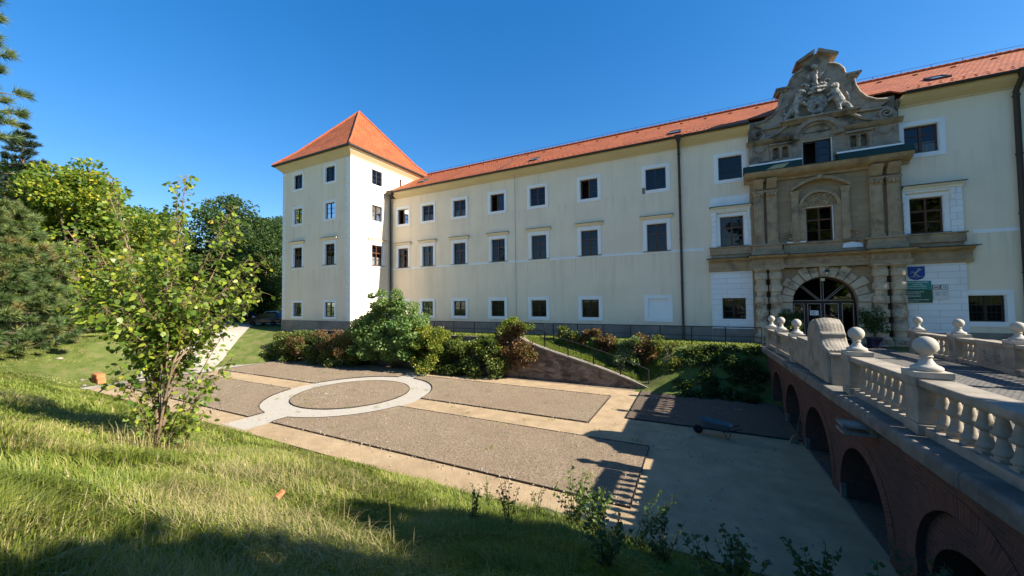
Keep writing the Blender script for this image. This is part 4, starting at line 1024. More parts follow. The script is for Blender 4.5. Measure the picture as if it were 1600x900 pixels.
def text(body, x, z, y, size, mat, parent, name='lettering', align='LEFT', bold=0., spacing=1):
    c = bpy.data.curves.new('t', 'FONT'); c.body = body; c.size = size; c.align_x = align; c.extrude = .002; c.offset = bold; c.space_character = spacing
    o = bpy.data.objects.new('t', c); COL.objects.link(o)
    dg = bpy.context.evaluated_depsgraph_get(); dg.update(); me = bpy.data.meshes.new_from_object(o.evaluated_get(dg)); bpy.data.objects.remove(o); bpy.data.curves.remove(c)
    me.transform(Matrix.Rotation(R(90), 4, 'X')); off = off_of(parent); me.transform(Matrix.Translation(Vector((x, y, z))-off))
    me.materials.clear(); me.materials.append(mat); planar_uv(me)
    o = bpy.data.objects.new(name, me); COL.objects.link(o); o.parent = parent; return o
M['signw'] = m_plain('sign_white', (.75, .76, .74), .5, .3, 0, .02, 0)
M['teal'] = m_plain('sign_teal', (.012, .22, .20), .35, .5, 0, .05, 0); M['dgreen'] = m_plain('sign_green', (.004, .085, .06), .35, .5, 0, .05, 0); M['blue'] = m_plain('shield_blue', (.006, .055, .30), .4, .4, 0, .05, 0); M['gold'] = m_plain('emblem_silver', (.45, .47, .42), .4, .4, 0, .05, 0)
SY = 28.86
s1 = empty('coat_of_arms_sign', (11.28, SY, .85), 0, 'blue shield sign with a rearing animal on the white wall panel', 'sign')
m = MB(); pts = [(10.94, 1.60), (11.63, 1.60), (11.63, 1.15)]+[(11.285+.345*math.cos(a), 1.13+.29*math.sin(a)) for a in [-math.pi*i/12 for i in range(1, 12)]]+[(10.94, 1.15)]
m.prism(pts, 'y', SY, SY+.035); m.build('shield_plate', M['blue'], s1)
m = MB(); q = lambda x, z: (11.285+x, SY-.008, 1.22+z)
m.tube([q(-.07, -.04), q(-.02, .05), q(.05, .13)], [.035, .05, .04], 8); m.tube([q(.05, .13), q(.09, .2), q(.07, .25)], [.035, .025, .03], 8); m.ball(q(.11, .255), (.055, .012, .03), 8, 6)
m.tube([q(.06, .14), q(.16, .2), q(.25, .24)], [.018, .014, .01], 6); m.tube([q(.04, .10), q(.15, .15), q(.22, .24)], [.018, .014, .01], 6); m.tube([q(-.06, -.03), q(-.12, -.1), q(-.11, -.18)], [.03, .02, .012], 6); m.tube([q(-.04, -.05), q(.03, -.1), q(.08, -.18)], [.03, .02, .012], 6)
m.tube([q(-.06, .02), q(-.14, .06), q(-.2, .02), q(-.24, .0)], [.018, .016, .014, .02], 6); m.tube([q(-.1, .05), q(-.17, .12), q(-.24, .09)], [.014, .012, .01], 6); m.tube([q(-.15, -.2), q(-.06, -.13), q(0, -.11), q(.06, -.13), q(.15, -.2)], .014, 6)
m.tube([q(-.3+.05*i, -.17+(.022 if i % 2 else -.022)-.05*(1-abs(i-6)/6)) for i in range(13)], .012, 6)
m.build('emblem', M['gold'], s1, smooth=50)
s2 = empty('institution_sign', (11.3, SY, .28), 0, 'teal sign board with white lettering under the blue shield', 'sign')
m = MB(); m.box(10.74, 11.86, SY-.02, SY+.03, .27, .78); m.build('board', M['teal'], s2, bevel=.012)
for i, (t, sz) in enumerate((('Centrum sociálnych služieb', .082), ('a poradenstva', .08), ('pre seniorov Kaštieľ', .085), ('zriaďovateľ mestská samospráva', .055))): text(t, 11.3, .675-.108*i, SY-.024, sz, M['signw'], s2, align='CENTER', bold=.0015)
s3 = empty('services_sign', (11.32, SY, -.46), 0, 'dark green sign board with white lettering below the teal board', 'sign')
m = MB(); m.box(10.78, 11.89, SY-.012, SY+.03, -.46, .262); m.build('board', M['dgreen'], s3, bevel=.01)
for i, (t, sz, z) in enumerate((('Dom sociálnej služby', .085, .14), ('ambulantná a pobytová', .062, .06), ('starostlivosť o seniorov', .062, -.04), ('a opatrovateľská služba', .062, -.12), ('Fórum poskytovateľov služieb', .075, -.31), ('poradenstvo a pomoc', .055, -.40))): text(t, 10.83, z, SY-.016, sz, M['signw'], s3, bold=.0012)
M['platered'] = m_plain('plate_border', (.10, .03, .06), .4, .4, 0, .05, 0)
for x, t in ((11.9, '382'), (12.23, '13')):
    o = empty('number_plate', (x+.14, SY, .27), 0, 'small dark bordered house number plate reading '+t, 'number plate', 'house number plates beside the signs')
    m = MB(); m.box(x, x+.29, SY-.008, SY+.03, .27, .53); m.build('plate', M['platered'], o, bevel=.01)
    m = MB(); m.box(x+.025, x+.265, SY-.012, SY-.0085, .295, .505); m.build('plate_face', M['signw'], o)
    text(t, x+.145, .34, SY-.015, .15, M['platered'], o, align='CENTER', bold=.004)
o = empty('notice_plate', (12.2, SY, -.3), 0, 'pale notice plate under the house numbers', 'notice plate')
m = MB(); m.box(11.93, 12.52, SY-.01, SY+.03, -.28, .2); M['palep'] = m_plain('pale_plate', (.66, .66, .65), .5, .3, 0, .03, 0); m.build('plate', M['palep'], o)
m = MB()
for i in range(4): m.box(12.0, 12.2-.03*(i % 2), SY-.013, SY-.0105, .1-.05*i, .115-.05*i); m.box(12.28, 12.46-.04*(i % 2), SY-.013, SY-.0105, .12-.06*i, .132-.06*i)
m.build('plate_print', M['coping'], o)
# ------------------------------------------------------------------ brick arch bridge
BX0, BX1, BY0, BY1 = 3.43, 9.75, 4.2, 24.8
def dz(y): return -2.47-.020*(y-8)          # deck / ledge top level along the bridge
bridge = empty('brick_bridge', ((BX0+BX1)/2, 14, ZM), 0, 'brick arch bridge over the dry moat with a stone ledge', 'bridge')
AY_ = [7.83, 11.66, 15.19, 18.4, 21.5]; AR_ = [1.38, 1.38, 1.38, 1.3, 1.2]; ASP = [-4.73, -5.14, -5.06, -4.9, -4.85]
m = MB()
def face_with_arches(m, x, depth, sgn):
    edges = [BY0]
    for c, r in zip(AY_, AR_): edges += [c-r, c+r]
    edges.append(BY1)
    for i in range(0, len(edges), 2):       # piers
        n = max(1, int((edges[i+1]-edges[i])/.5))
        for k in range(n):
            a, b = [edges[i]+(edges[i+1]-edges[i])*t/n for t in (k, k+1)]
            m.quad((x, a, ZM-.1), (x, b, ZM-.1), (x, b, dz(b)-.36), (x, a, dz(a)-.36))
    for c, r, zs in zip(AY_, AR_, ASP):
        N = 24; pts = [(c-r*math.cos(math.pi*i/N), zs+r*math.sin(math.pi*i/N)) for i in range(N+1)]
        for p, q in zip(pts, pts[1:]):
            m.quad((x, p[0], p[1]), (x, q[0], q[1]), (x, q[0], dz(q[0])-.36), (x, p[0], dz(p[0])-.36))
            m.quad((x, p[0], p[1]), (x+depth, p[0], p[1]), (x+depth, q[0], q[1]), (x, q[0], q[1]))
        for y in (c-r, c+r): m.quad((x, y, ZM-.1), (x+depth, y, ZM-.1), (x+depth, y, zs), (x, y, zs))
face_with_arches(m, BX0, BX1-BX0, 1)
m.quad((BX0, BY0, ZM), (BX1, BY0, ZM), (BX1, BY0, -3.0), (BX0, BY0, -3.0)); m.quad((BX1, BY0, ZM-.1), (BX1, BY1, ZM-.1), (BX1, BY1, -3.0), (BX1, BY0, -3.0)); m.quad((BX0, BY1, ZM-.1), (BX1, BY1, ZM-.1), (BX1, BY1, -3.0), (BX0, BY1, -3.0))
m.build('arcade_wall', M['brick'], bridge, recalc=False)
m = MB(); c, r, zs = AY_[0], AR_[0], ASP[0]
for i in range(20):
    a0, a1 = math.pi*i/20, math.pi*(i+1)/20
    m.prism([(c+q*math.cos(a), zz_+q*math.sin(a)*f_) for q, a, zz_, f_ in ((r*.86, a0, zs-.22, .86), (r*1.01, a0, zs, 1), (r*1.01, a1, zs, 1), (r*.86, a1, zs-.22, .86))], 'x', BX0+.11, BX0+.6)
m.build('blind_arch', M['brick'], bridge)
for c, r, zs in zip(AY_, AR_, ASP):
    m = MB(); N = 26
    for i in range(N):
        a0, a1 = math.pi*i/N, math.pi*(i+1)/N
        m.prism([(c+q*math.cos(a), zs+q*math.sin(a)) for q, a in ((r+.002, a0), (r+.30, a0), (r+.30, a1), (r+.002, a1))], 'x', BX0-.014, BX0-.002)
    o = m.build('arch_ring', M['ring'], bridge)
    uv = o.data.uv_layers[0].data; co = o.data.vertices; off = off_of(bridge)
    for l in o.data.loops:
        v = co[l.vertex_index].co+off; a = math.atan2(v.z-zs, v.y-c); uv[l.index].uv = (a*(r+.2), math.hypot(v.y-c, v.z-zs)-r)
m = MB()
for c, r in zip(AY_[:4], AR_):     # whitewashed stone feet of the piers
    m.box(BX0-.05, BX0-.003, c+r+.0, c+r+.28, ZM+.01, ZM+.75); m.box(BX0+.001, BX0+.4, c+r-.035, c+r-.004, ZM+.01, ZM+.95)
for c, r in zip(AY_[1:4], AR_[1:]):
    m = MB(); m.box(BX0-.012, BX0+.12, c+r-.015, c+r+.10, ZM+.01, ZM+.4); m.build('pier_foot', M['ledge'], bridge, bevel=.01)
m = MB(); ny_ = 13
rr = random.Random(9)
for i in range(ny_):
    a, b = BY0+(BY1-BY0)*i/ny_+.004, BY0+(BY1-BY0)*(i+1)/ny_-.004; o_ = rr.uniform(-.012, .012); e = rr.uniform(-.012, .012)
    pr = lambda y: [(BX0-.05, dz(y)-.36), (BX0-.22+o_, dz(y)-.27), (BX0-.22+o_, dz(y)-.06+e), (BX0-.17+o_, dz(y)+e), (BX0+.62, dz(y)+e), (BX0+.62, dz(y)-.36)]
    p, q = pr(a), pr(b); n = len(p)
    m.add([(x, a, z) for x, z in p]+[(x, b, z) for x, z in q], [tuple(range(n)), tuple(range(2*n-1, n-1, -1))]+[(k, (k+1) % n, n+(k+1) % n, n+k) for k in range(n)])
m.build('ledge', M['ledge'], bridge, bevel=.015)
m = MB()
for i in range(20): a, b = BY0+(BY1-BY0)*i/20, BY0+(BY1-BY0)*(i+1)/20; m.quad((BX0+.6, a, dz(a)+.01), (BX1-.1, a, dz(a)+.01), (BX1-.1, b, dz(b)+.01), (BX0+.6, b, dz(b)+.01))
m.build('deck', M['cobble'], bridge, recalc=False)
m = MB(); m.prism([(2.86, -3.08), (3.42, -3.08), (3.42, -2.88), (2.86, -2.88), (2.86, -2.93), (3.34, -2.93), (3.34, -3.03), (2.86, -3.03)], 'y', 10.6, 11.1); m.build('water_spout', M['coping'], bridge)
tag(sheet('forecourt', [(3.2, 24.85), (14, 24.85), (20, 28.99), (1.0, 28.99), (1.0, 27.5)], -2.985, M['cobble']), kind='structure')
tag(sheet('street', [(3.7, -14), (30, -14), (30, 4.2), (9.7, 4.2), (3.7, 4.2)], -2.42, M['cobble']), kind='structure')
m = MB()
for x0, x1 in ((3.7, 10),): m.box(3.55, 3.7, -14, 4.19, -4.5, -2.40)
tag(m.build('kerb', M['ledge']), kind='structure')

# ------------------------------------------------------------------ stone balustrades
bprof = [(.095, 0), (.095, .05), (.115, .07), (.118, .11), (.095, .14), (.075, .22), (.062, .34), (.06, .38), (.095, .40), (.122, .43), (.122, .47), (.095, .50), (.085, .56), (.066, .68), (.058, .74), (.08, .76), (.085, .79), (.085, .84)]
fprof = [(.26, 0), (.285, .03), (.285, .07), (.25, .10), (.20, .12), (.16, .15), (.115, .22), (.095, .27), (.12, .285), (.125, .31), (.10, .325), (.105, .34)]
for i in range(1, 15):
    a = math.pi*i/15
    if math.sin(a)*.225 > .10 or i > 7: fprof.append((.225*math.sin(a), .535-.205*math.cos(a)))
fprof.append((.002, .74)); fprof = [(r_*.74, z_*.83) for r_, z_ in fprof]; bprof = [(r_*.95, z_*.755) for r_, z_ in bprof]
bme = fme = None
def balustrade(x, ys_, label, scroll, relief, near):
    global bme, fme
    T = empty('stone_balustrade', (x, 14, dz(14)), 0, label, 'balustrade', 'bridge balustrades')
    hb, hc = .12, 1.12     # base height, coping bottom
    def fin(px, py, pz, par):
        global fme
        if fme is None:
            m = MB(); m.box(-.25, .25, -.25, .25, 0, .10); m.lathe(fprof, (0, 0, .102), 28); o = m.build('finial', M['balball'], smooth=50); fme = o.data; o.parent = par
        else:
            o = bpy.data.objects.new('finial', fme); COL.objects.link(o); o.parent = par
        o.location = Vector((px, py, pz))-off_of(par)
    for y in ys_:
        z = dz(y); m = MB(); m.box(x-.25, x+.25, y-.25, y+.25, z+.002, z+.20); m.box(x-.225, x+.225, y-.225, y+.225, z+.201, z+.86); m.box(x-.255, x+.255, y-.255, y+.255, z+.861, z+1.02)
        p = m.build('pier', M['bal'], T, bevel=.012); fin(x, y, z+1.022, p)
    def run(a, b, nb):
        m = MB(); za, zb = dz(a), dz(b)
        def beam(y0, y1, xw, h0, h1): m.add([(x-xw, y0, dz(y0)+h0), (x+xw, y0, dz(y0)+h0), (x+xw, y1, dz(y1)+h0), (x-xw, y1, dz(y1)+h0), (x-xw, y0, dz(y0)+h1), (x+xw, y0, dz(y0)+h1), (x+xw, y1, dz(y1)+h1), (x-xw, y1, dz(y1)+h1)], [(0,3,2,1),(4,5,6,7),(0,1,5,4),(1,2,6,5),(2,3,7,6),(3,0,4,7)])
        beam(a, b, .17, .003, .16); m.build('base_rail', M['bal'], T, bevel=.012)
        m = MB(); beam(a, b, .15, .815, .868); beam(a, b, .235, .869, .995); m.build('coping', M['bal'], T, bevel=.03, seg=2)
        global bme
        for i in range(nb):
            y = a+(b-a)*(i+.5)/nb
            if bme is None:
                q = MB(); q.box(-.09, .09, -.09, .09, 0, .04); q.lathe([(r, z+.041) for r, z in bprof[:-1]][0:], (0, 0, 0), 14); q.box(-.09, .09, -.09, .09, .642, .656); o = q.build('baluster', M['bal'], smooth=50); bme = o.data
            else: o = bpy.data.objects.new('baluster', bme); COL.objects.link(o)
            o.parent = T; o.location = Vector((x, y, dz(y)+.16))-off_of(T)
    for a, b in zip(ys_, ys_[1:]):
        a_, b_ = a+.28, b-.28
        if scroll and a_ < 15 < b_:
            # solid parapet with the big stone volute
            m = MB(); m.box(x-.22, x+.22, 13.6, b_, dz(15)+.02, dz(15)+.84); m.box(x-.26, x+.26, 13.55, b_, dz(15)+.84, dz(15)+.94); m.box(x-.25, x+.25, 14.1, b_-.9, dz(15)+.941, dz(15)+1.05); m.build('solid_parapet', M['bal'], T, bevel=.015)
            m = MB(); z = dz(13.6)
            out = [(12.9, z+.02), (14.6, z+.02), (14.75, z+.75), (14.75, z+1.5), (14.66, z+1.85), (14.45, z+2.08), (14.15, z+2.2), (13.85, z+2.14), (13.62, z+1.94), (13.5, z+1.62), (13.38, z+1.4), (13.2, z+1.24), (12.9, z+1.16)]
            out = [(13.75+(p[0]-12.9)*1.1, z+(p[1]-z)*.82) for p in out]; m.prism(out, 'x', x-.31, x+.31); v = m.build('volute_block', M['bal'], T, bevel=.03, seg=2)
            m = MB()
            rr = random.Random(2)
            for j in range(7):
                xx = x-.26+.087*j; e = .05*math.cos((j-3)*.5)
                m.tube([(xx, 13.76, z+.95), (xx, 14.02, z+.99+e), (xx, 14.28, z+1.13+e), (xx, 14.42, z+1.38+e), (xx, 14.6, z+1.64+e), (xx, 14.84, z+1.79+e), (xx, 15.05, z+1.81)], [.05, .07, .075, .07, .075, .06, .03], 8)
            m.tube([(x-.3, 14.36, z+1.38), (x+.3, 14.36, z+1.38)], .09, 8)
            fused('leaf_carving', m, M['bal'], v, .022, .008, 2)
        elif relief and abs((a_+b_)/2-19.8) < 1:
            run(a_+1.36, b_, 4); b_ = a_+1.35; m = MB(); m.box(x-.2, x+.2, a_, b_, dz(19)+.02, dz(19)+.868); m.box(x-.26, x+.26, a_, b_, dz(19)+.87, dz(19)+1.0); pp = m.build('relief_panel', M['bal'], T, bevel=.012)
            m = MB(); rr = random.Random(4)
            for i in range(34): m.ball((x-.2, rr.uniform(a_+.2, b_-.2), dz(19)+rr.uniform(.25, .75)), (.04, rr.uniform(.04, .12), rr.uniform(.03, .09)), 8, 6)
            m.build('relief_carving', M['bal'], pp, smooth=60)
        else: run(a_, b_, max(3, int(round((b_-a_)/.335))))
    if near: run(near[0], ys_[0]-.28, int((ys_[0]-.28-near[0])/.335))
    return T
balustrade(3.71, [9.3, 12.5, 18.8, 21.85, 24.4], 'near pale stone balustrade with ball finials and a large carved volute', True, False, (4.3,))
balustrade(9.5, [5.8, 8.9, 12.0, 15.2, 18.3, 21.35, 24.4], 'far pale stone balustrade with ball finials on the right side of the bridge', False, True, None)

# ------------------------------------------------------------------ retaining wall along the garden and ramp
rw = empty('retaining_wall', (-17, 23, ZM), 0, 'old rubble retaining wall along the garden, sloping down at its right end', 'retaining wall')
m = MB(); xs_ = [-33.5, -30, -26, -22, -18, -15, -13, -11]+list(np.arange(-10.5, -2.4, .5))
def wt(x): return -2.72 if x <= -11 else float(ramp_top(x))-.02
for a, b in zip(xs_, xs_[1:]):
    m.add([(a, 22.98, ZM-.1), (b, 22.98, ZM-.1), (b, 23.32, ZM-.1), (a, 23.32, ZM-.1), (a, 22.98, wt(a)), (b, 22.98, wt(b)), (b, 23.32, wt(b)), (a, 23.32, wt(a))], [(4,5,6,7),(0,1,5,4),(2,3,7,6)])
m.build('wall_body', M['oldwall'], rw, recalc=False)
m = MB()
for a, b in zip(xs_[7:], xs_[8:]): m.add([(a, 22.9, wt(a)+.005), (b, 22.9, wt(b)+.005), (b, 23.38, wt(b)+.005), (a, 23.38, wt(a)+.005), (a, 22.9, wt(a)+.12), (b, 22.9, wt(b)+.12), (b, 23.38, wt(b)+.12), (a, 23.38, wt(a)+.12)], [(0,3,2,1),(4,5,6,7),(0,1,5,4),(1,2,6,5),(2,3,7,6),(3,0,4,7)])
m.build('coping', M['coping'], rw)
# ------------------------------------------------------------------ iron railings
def railing(label, pts, n_posts, h, rails=(1., .5), base=-.05, name='iron_railing'):
    pts = [Vector(p) for p in pts]; T = empty(name, pts[0], 0, label, 'railing', 'dark iron railings by the palace')
    L = [0]
    for a, b in zip(pts, pts[1:]): L.append(L[-1]+(b-a).length)
    def at(s_):
        k = max(j for j in range(len(L)) if L[j] <= s_+1e-6); k = min(k, len(L)-2); return pts[k].lerp(pts[k+1], (s_-L[k])/(L[k+1]-L[k]))
    for i in range(n_posts):
        p = at(L[-1]*i/(n_posts-1)); m = MB(); m.tube([p+Vector((0, 0, base)), p+Vector((0, 0, h))], .038, 6); m.build('post', M['iron'], T)
    for f in rails:
        m = MB(); m.tube([p+Vector((0, 0, h*f)) for p in pts], .032 if f == 1 else .022, 6); m.build('rail', M['iron'], T)
    m = MB()
railing('long dark iron railing on the terrace left of the ramp, behind the hedge', [(-40.5, 25.05, TERR), (-10.0, 25.05, TERR)], 16, 1.1)
railing('dark iron railing on the terrace between ramp and bridge', [(-9.3, 25.05, TERR), (3.35, 25.05, TERR)], 8, 1.1)
xs_r = np.linspace(-11, -2.6, 8)
railing('sloping iron handrail running down the grassy ramp', [(-12.6, 23.14, -2.65), (-10.4, 23.14, -2.65)]+[(float(x), 23.14, wt(x)+.12) for x in xs_r[2:]], 7, 1.02)
# ------------------------------------------------------------------ foliage helpers
def unit(v): return v/np.maximum(np.linalg.norm(v, axis=-1, keepdims=True), 1e-9)
def leaves(P, size, out=None, droop=.25, up=.2, wide=.42, shape=4, rnd=None, svar=.35, flat=0.):
    """P (N,3) leaf bases -> verts, faces, rnd.  out: preferred growing direction (N,3)"""
    n = len(P); d = RNG.normal(size=(n, 3))
    if out is not None: d = unit(d)*.9+out*.8
    d[:, 2] += up-droop; d = unit(d)
    nr = RNG.normal(size=(n, 3)); nr[:, 2] += .9+flat
    s = unit(np.cross(d, nr)); nn = unit(np.cross(s, d))
    L = size*(1+svar*RNG.uniform(-1, 1, n))[:, None]
    if rnd is None: rnd = RNG.uniform(0, 1, n)
    if shape == 4:
        V = np.stack([P, P+d*L*.45+s*L*wide-nn*L*.06, P+d*L, P+d*L*.45-s*L*wide-nn*L*.06], 1)
        F = np.arange(4*n).reshape(n, 4); k = 4
    else:
        V = np.stack([P, P+d*L*.10+s*L*wide*.85-nn*L*.05, P+d*L*.55+s*L*wide*.80-nn*L*.12, P+d*L-nn*L*.16,
                      P+d*L*.55-s*L*wide*.80-nn*L*.12, P+d*L*.10-s*L*wide*.85-nn*L*.05], 1)
        b = (6*np.arange(n))[:, None]; F = np.concatenate([b+np.array([[0, 1, 2, 3]]), b+np.array([[0, 3, 4, 5]])], 0); k = 6
    return V.reshape(-1, 3), F, np.repeat(rnd, k)
def blob(c, r, n, shell=.55):
    u = unit(RNG.normal(size=(n, 3))); q = (shell+(1-shell)*RNG.uniform(0, 1, (n, 1))**.6)
    return np.asarray(c)+u*q*np.asarray(r), u
def clumps_cloud(C, Rr, per, shell=.35):
    P = []; O = []; K = []
    for i, (c, r) in enumerate(zip(C, Rr)):
        n = int(per*(r[0]*r[1]*r[2])**(1/3)/np.mean([(q[0]*q[1]*q[2])**(1/3) for q in Rr])) if per > 1 else per
        p, u = blob(c, r, max(4, n), shell); P.append(p); O.append(u); K.append(np.full(len(p), RNG.uniform(-.16, .16)))
    return np.concatenate(P), np.concatenate(O), np.concatenate(K)

def foliage(name, parent, C, Rr, per, size, mat, shape=4, droop=.25, shell=.35, bias=0., clip=None, **kw):
    P, O, K = clumps_cloud(C, Rr, per, shell)
    if clip is not None:
        k = clip(P); P, O, K = P[k], O[k], K[k]
    r = np.clip(RNG.beta(2, 2.2, len(P))+K+bias, 0, 1)
    V, F, rr = leaves(P, size, O, droop, rnd=r, shape=shape, **kw)
    return from_arrays(name, V, F, mat, parent, rr)

def tree(name, label, loc, h, rx, mat, size=.3, n_cl=70, per=130, base=.25, group=None, rz=None, trunk_r=None, cat='tree', bias=0., squash=1., seed=0):
    rr = random.Random(seed); T = empty(name, loc, 0, label, cat, group)
    rz = rz or h*(1-base)/2; cz = loc[2]+h*base+rz; tr = trunk_r or h*.022
    C = []; Rr = []
    for i in range(n_cl):
        while True:
            p = Vector((rr.uniform(-1, 1), rr.uniform(-1, 1), rr.uniform(-1, 1)))
            if .45 < p.length < 1: break
        taper = 1-.28*max(0, p.z)
        q = rr.uniform(.15, .30)*rx; C.append((loc[0]+p.x*rx*taper, loc[1]+p.y*rx*taper*squash, cz+p.z*rz)); Rr.append((q*rr.uniform(.9, 1.5), q*rr.uniform(.9, 1.5), q*rr.uniform(.55, .9)))
    m = MB(); top = Vector((loc[0], loc[1], cz+rz*.5)); lean = Vector((rr.uniform(-.4, .4), rr.uniform(-.4, .4), 0))
    path = [Vector(loc)-Vector((0, 0, .2)), Vector(loc)+Vector((0, 0, h*base*.5))+lean*.3, Vector((loc[0], loc[1], cz-rz*.6))+lean, Vector((loc[0], loc[1], cz))+lean*.6, top]
    m.tube(path, [tr*1.35, tr, tr*.8, tr*.5, tr*.2], 9)
    for i in range(0, n_cl, 6):
        c = Vector(C[i]); s_ = path[2].lerp(path[3], rr.uniform(0, 1)); md = s_.lerp(c, .5)+Vector((0, 0, -.06*rx)); m.tube([s_, md, c], [tr*.38, tr*.25, tr*.08], 5)
    m.build('trunk', M['bark'], T, smooth=60)
    foliage('crown', T, C, Rr, per, size, M[mat], bias=bias)
    return T

def gz(x, y): return float(hgt(x, y))
# ------------------------------------------------------------------ far and middle trees
FARG = 'trees beyond the car park'
far = [('tall dark broadleaf tree just left of the tower, beyond the car park', (-61.6, 33.9), 17.0, 5.4, 'dark', .30),
       ('blue grey crowned tree rising above the others behind the sapling', (-62, 29), 18.5, 5.2, 'dark', .32),
       ('rounded dark tree behind the middle of the sapling', (-66, 22), 15.5, 5.6, 'mid', .34),
       ('broad mid green tree between the pine and the sapling', (-62, 15.5), 14.5, 5.2, 'mid', .34),
       ('lower bushy tree behind the parked cars', (-68, 31), 11.5, 5.4, 'dark', .34),
       ('dense dark tree at the back of the car park, half hidden by the tower', (-68, 39.6), 18.5, 5.6, 'dark', .32)]
for i, (lb, (x, y), h, r_, mt, sz) in enumerate(far): tree('broadleaf_tree', lb, (x, y, gz(x, y)), h, r_, mt, sz, 110, 210, .08, FARG, seed=20+i)
tree('maple_tree', 'yellow green maple turning to autumn behind the pine', (-54, 12.4, gz(-54, 12.4)), 16.5, 5.6, 'maple', .32, 120, 230, .06, seed=31, bias=-.02)
tree('maple_tree', 'taller yellow green tree at the far left edge behind the pine', (-62, 11.0, gz(-62, 11.0)), 17.5, 5.6, 'maple', .34, 110, 210, .05, seed=32, bias=-.05)
tree('round_tree', 'small yellowing tree between the sapling and the tower', (-52, 25.0, gz(-52, 25)), 9.0, 2.5, 'yelgreen', .24, 40, 120, .2, seed=33, bias=.1)
tree('broadleaf_tree', 'distant treetop just showing above the palace roof ridge', (-7.2, 47, -3), 21.4, 3.0, 'dark', .3, 45, 110, .5, seed=35)
for i, (x, y, h, r_, lb) in enumerate([(-63, 37.7, 8.5, 8, 'dense dark undergrowth at the back of the car park beside the tower'), (-68.8, 34.8, 8.5, 8, 'dense dark undergrowth behind the cars in the middle of the gap'), (-76.7, 30.8, 9, 9, 'dark undergrowth behind the sapling trunk'), (-66, 7, 7, 7, 'dark undergrowth behind the pine'), (-86, 25, 10, 10, 'far dark undergrowth between the pine and the sapling')]):
    tree('undergrowth', lb, (x, y, gz(x, y)), h, r_, 'dark', .36, 90, 170, .0, 'undergrowth at the back of the car park', seed=36+i, cat='undergrowth')
# unseen trees: nearest cast the foreground shade, more added to darken the bridge side
ST = 'street trees beside the near end of the bridge'
for i, (x, y, h, r_) in enumerate([(12.6, 5.5, 10.0, 2.3), (12.6, 1.6, 10.7, 4.0), (24, -9.5, 22, 7.0), (19, -17, 20, 7), (13, -11, 22, 7.4), (37, -7.5, 20, 7), (44, 6, 19, 6.5), (46, 15, 19, 6.5), (48, 24, 18, 6), (22.5, 27.6, 12, 2.1)]):
    tree('street_tree', 'unseen tall leafy tree outside the frame, placed for its shade, %s in the row' % ('first', 'second', 'third', 'fourth', 'fifth', 'sixth', 'seventh', 'eighth', 'ninth', 'tenth')[i], (x, y, gz(x, y)), h, r_, 'mid', .36, 90, 230, .16, ST, seed=50+i)

# spruce whose dark top shows over the maple
def conifer(name, label, loc, h, r_, mat, n_w, tuft, nl, seed, cat='tree', bare=.0, droop=.25, wn=.016, group=None, upn=.35, bias=0., needles=34, per_branch=5):
    rr = random.Random(seed); T = empty(name, loc, 0, label, cat, group); base = Vector(loc)
    m = MB(); m.tube([base-Vector((0, 0, .2)), base+Vector((0, 0, h*.5)), base+Vector((0, 0, h*.98))], [h*.018, h*.012, h*.003], 8)
    TC = []; TD = []
    for k in range(n_w):
        t = bare+(1-bare)*(k+.5)/n_w; z = h*t; L = r_*(1-t)**.75*rr.uniform(.8, 1.1)+.15*r_*rr.random()
        nb = rr.choice((5, 6, 7)); a0 = rr.uniform(0, 6.28)
        for j in range(nb):
            a = a0+6.283*j/nb+rr.uniform(-.2, .2); d = Vector((math.cos(a), math.sin(a), 0)); ln = L*rr.uniform(.7, 1.12)
            p0 = base+Vector((0, 0, z)); p1 = p0+d*ln*.55+Vector((0, 0, -droop*ln*.3)); p2 = p0+d*ln+Vector((0, 0, -droop*ln*.35+upn*.35*ln))
            m.tube([p0, p1, p2], [h*.006*(1-t)+.012, h*.004*(1-t)+.008, .006], 5)
            for q in range(per_branch+int(ln)):
                s_ = rr.uniform(.22, 1.05)**.8; c = (p0.lerp(p1, s_*2) if s_ < .5 else p1.lerp(p2, min(1.04, s_*2-1)))
                sd = Vector((-d.y, d.x, 0))*rr.uniform(-1, 1)*ln*.30*(1.1-abs(s_-.5)); c = c+sd+Vector((0, 0, rr.uniform(-.05, .12)*ln*.5))
                TC.append(c); TD.append((d*.7+sd*.6+Vector((0, 0, rr.uniform(.1, .7)))).normalized())
    m.build('trunk', M['bark'], T, smooth=60)
    C = np.array(TC); D = np.array(TD); n = len(C)*needles
    c = np.repeat(C, needles, 0); d = np.repeat(D, needles, 0); u = unit(RNG.normal(size=(n, 3)))
    dirv = unit(d*.75+u*.75); st = c-d*tuft*RNG.uniform(-.4, .8, (n, 1)); L = nl*RNG.uniform(.7, 1.25, (n, 1))
    s_ = unit(np.cross(dirv, RNG.normal(size=(n, 3))))*wn
    V = np.stack([st-s_, st+s_, st+dirv*L], 1).reshape(-1, 3); F = np.arange(3*n).reshape(n, 3)
    k = np.repeat(np.repeat(np.clip(RNG.beta(2, 2.6, len(C))+bias, 0, 1), needles)+RNG.uniform(-.1, .1, n), 3)
    from_arrays('crown', V, F, M[mat], T, np.clip(k, 0, 1)); return T
conifer('spruce_tree', 'dark spruce whose thin top rises above the maple', (-58, 9.8, gz(-58, 9.8)), 20.5, 4.2, 'spruce', 26, .3, .38, 3, wn=.03, droop=.35, upn=.2, per_branch=6)
conifer('pine_tree', 'dense blue green pine with branches sweeping down to the lawn at the left edge', (-44.4, 6.6, gz(-44.4, 6.6)), 10.6, 4.9, 'needle', 14, .16, .52, 5, wn=.026, needles=95, per_branch=7, droop=.22, upn=.6, bias=.1)
conifer('pine_tree', 'second pine at the far left whose long branch tips reach into the sky', (-26.3, 2.4, gz(-26.3, 2.4)), 19.0, 4.2, 'needle', 11, .16, .34, 8, wn=.013, needles=80, per_branch=5, bare=.52, droop=.2)

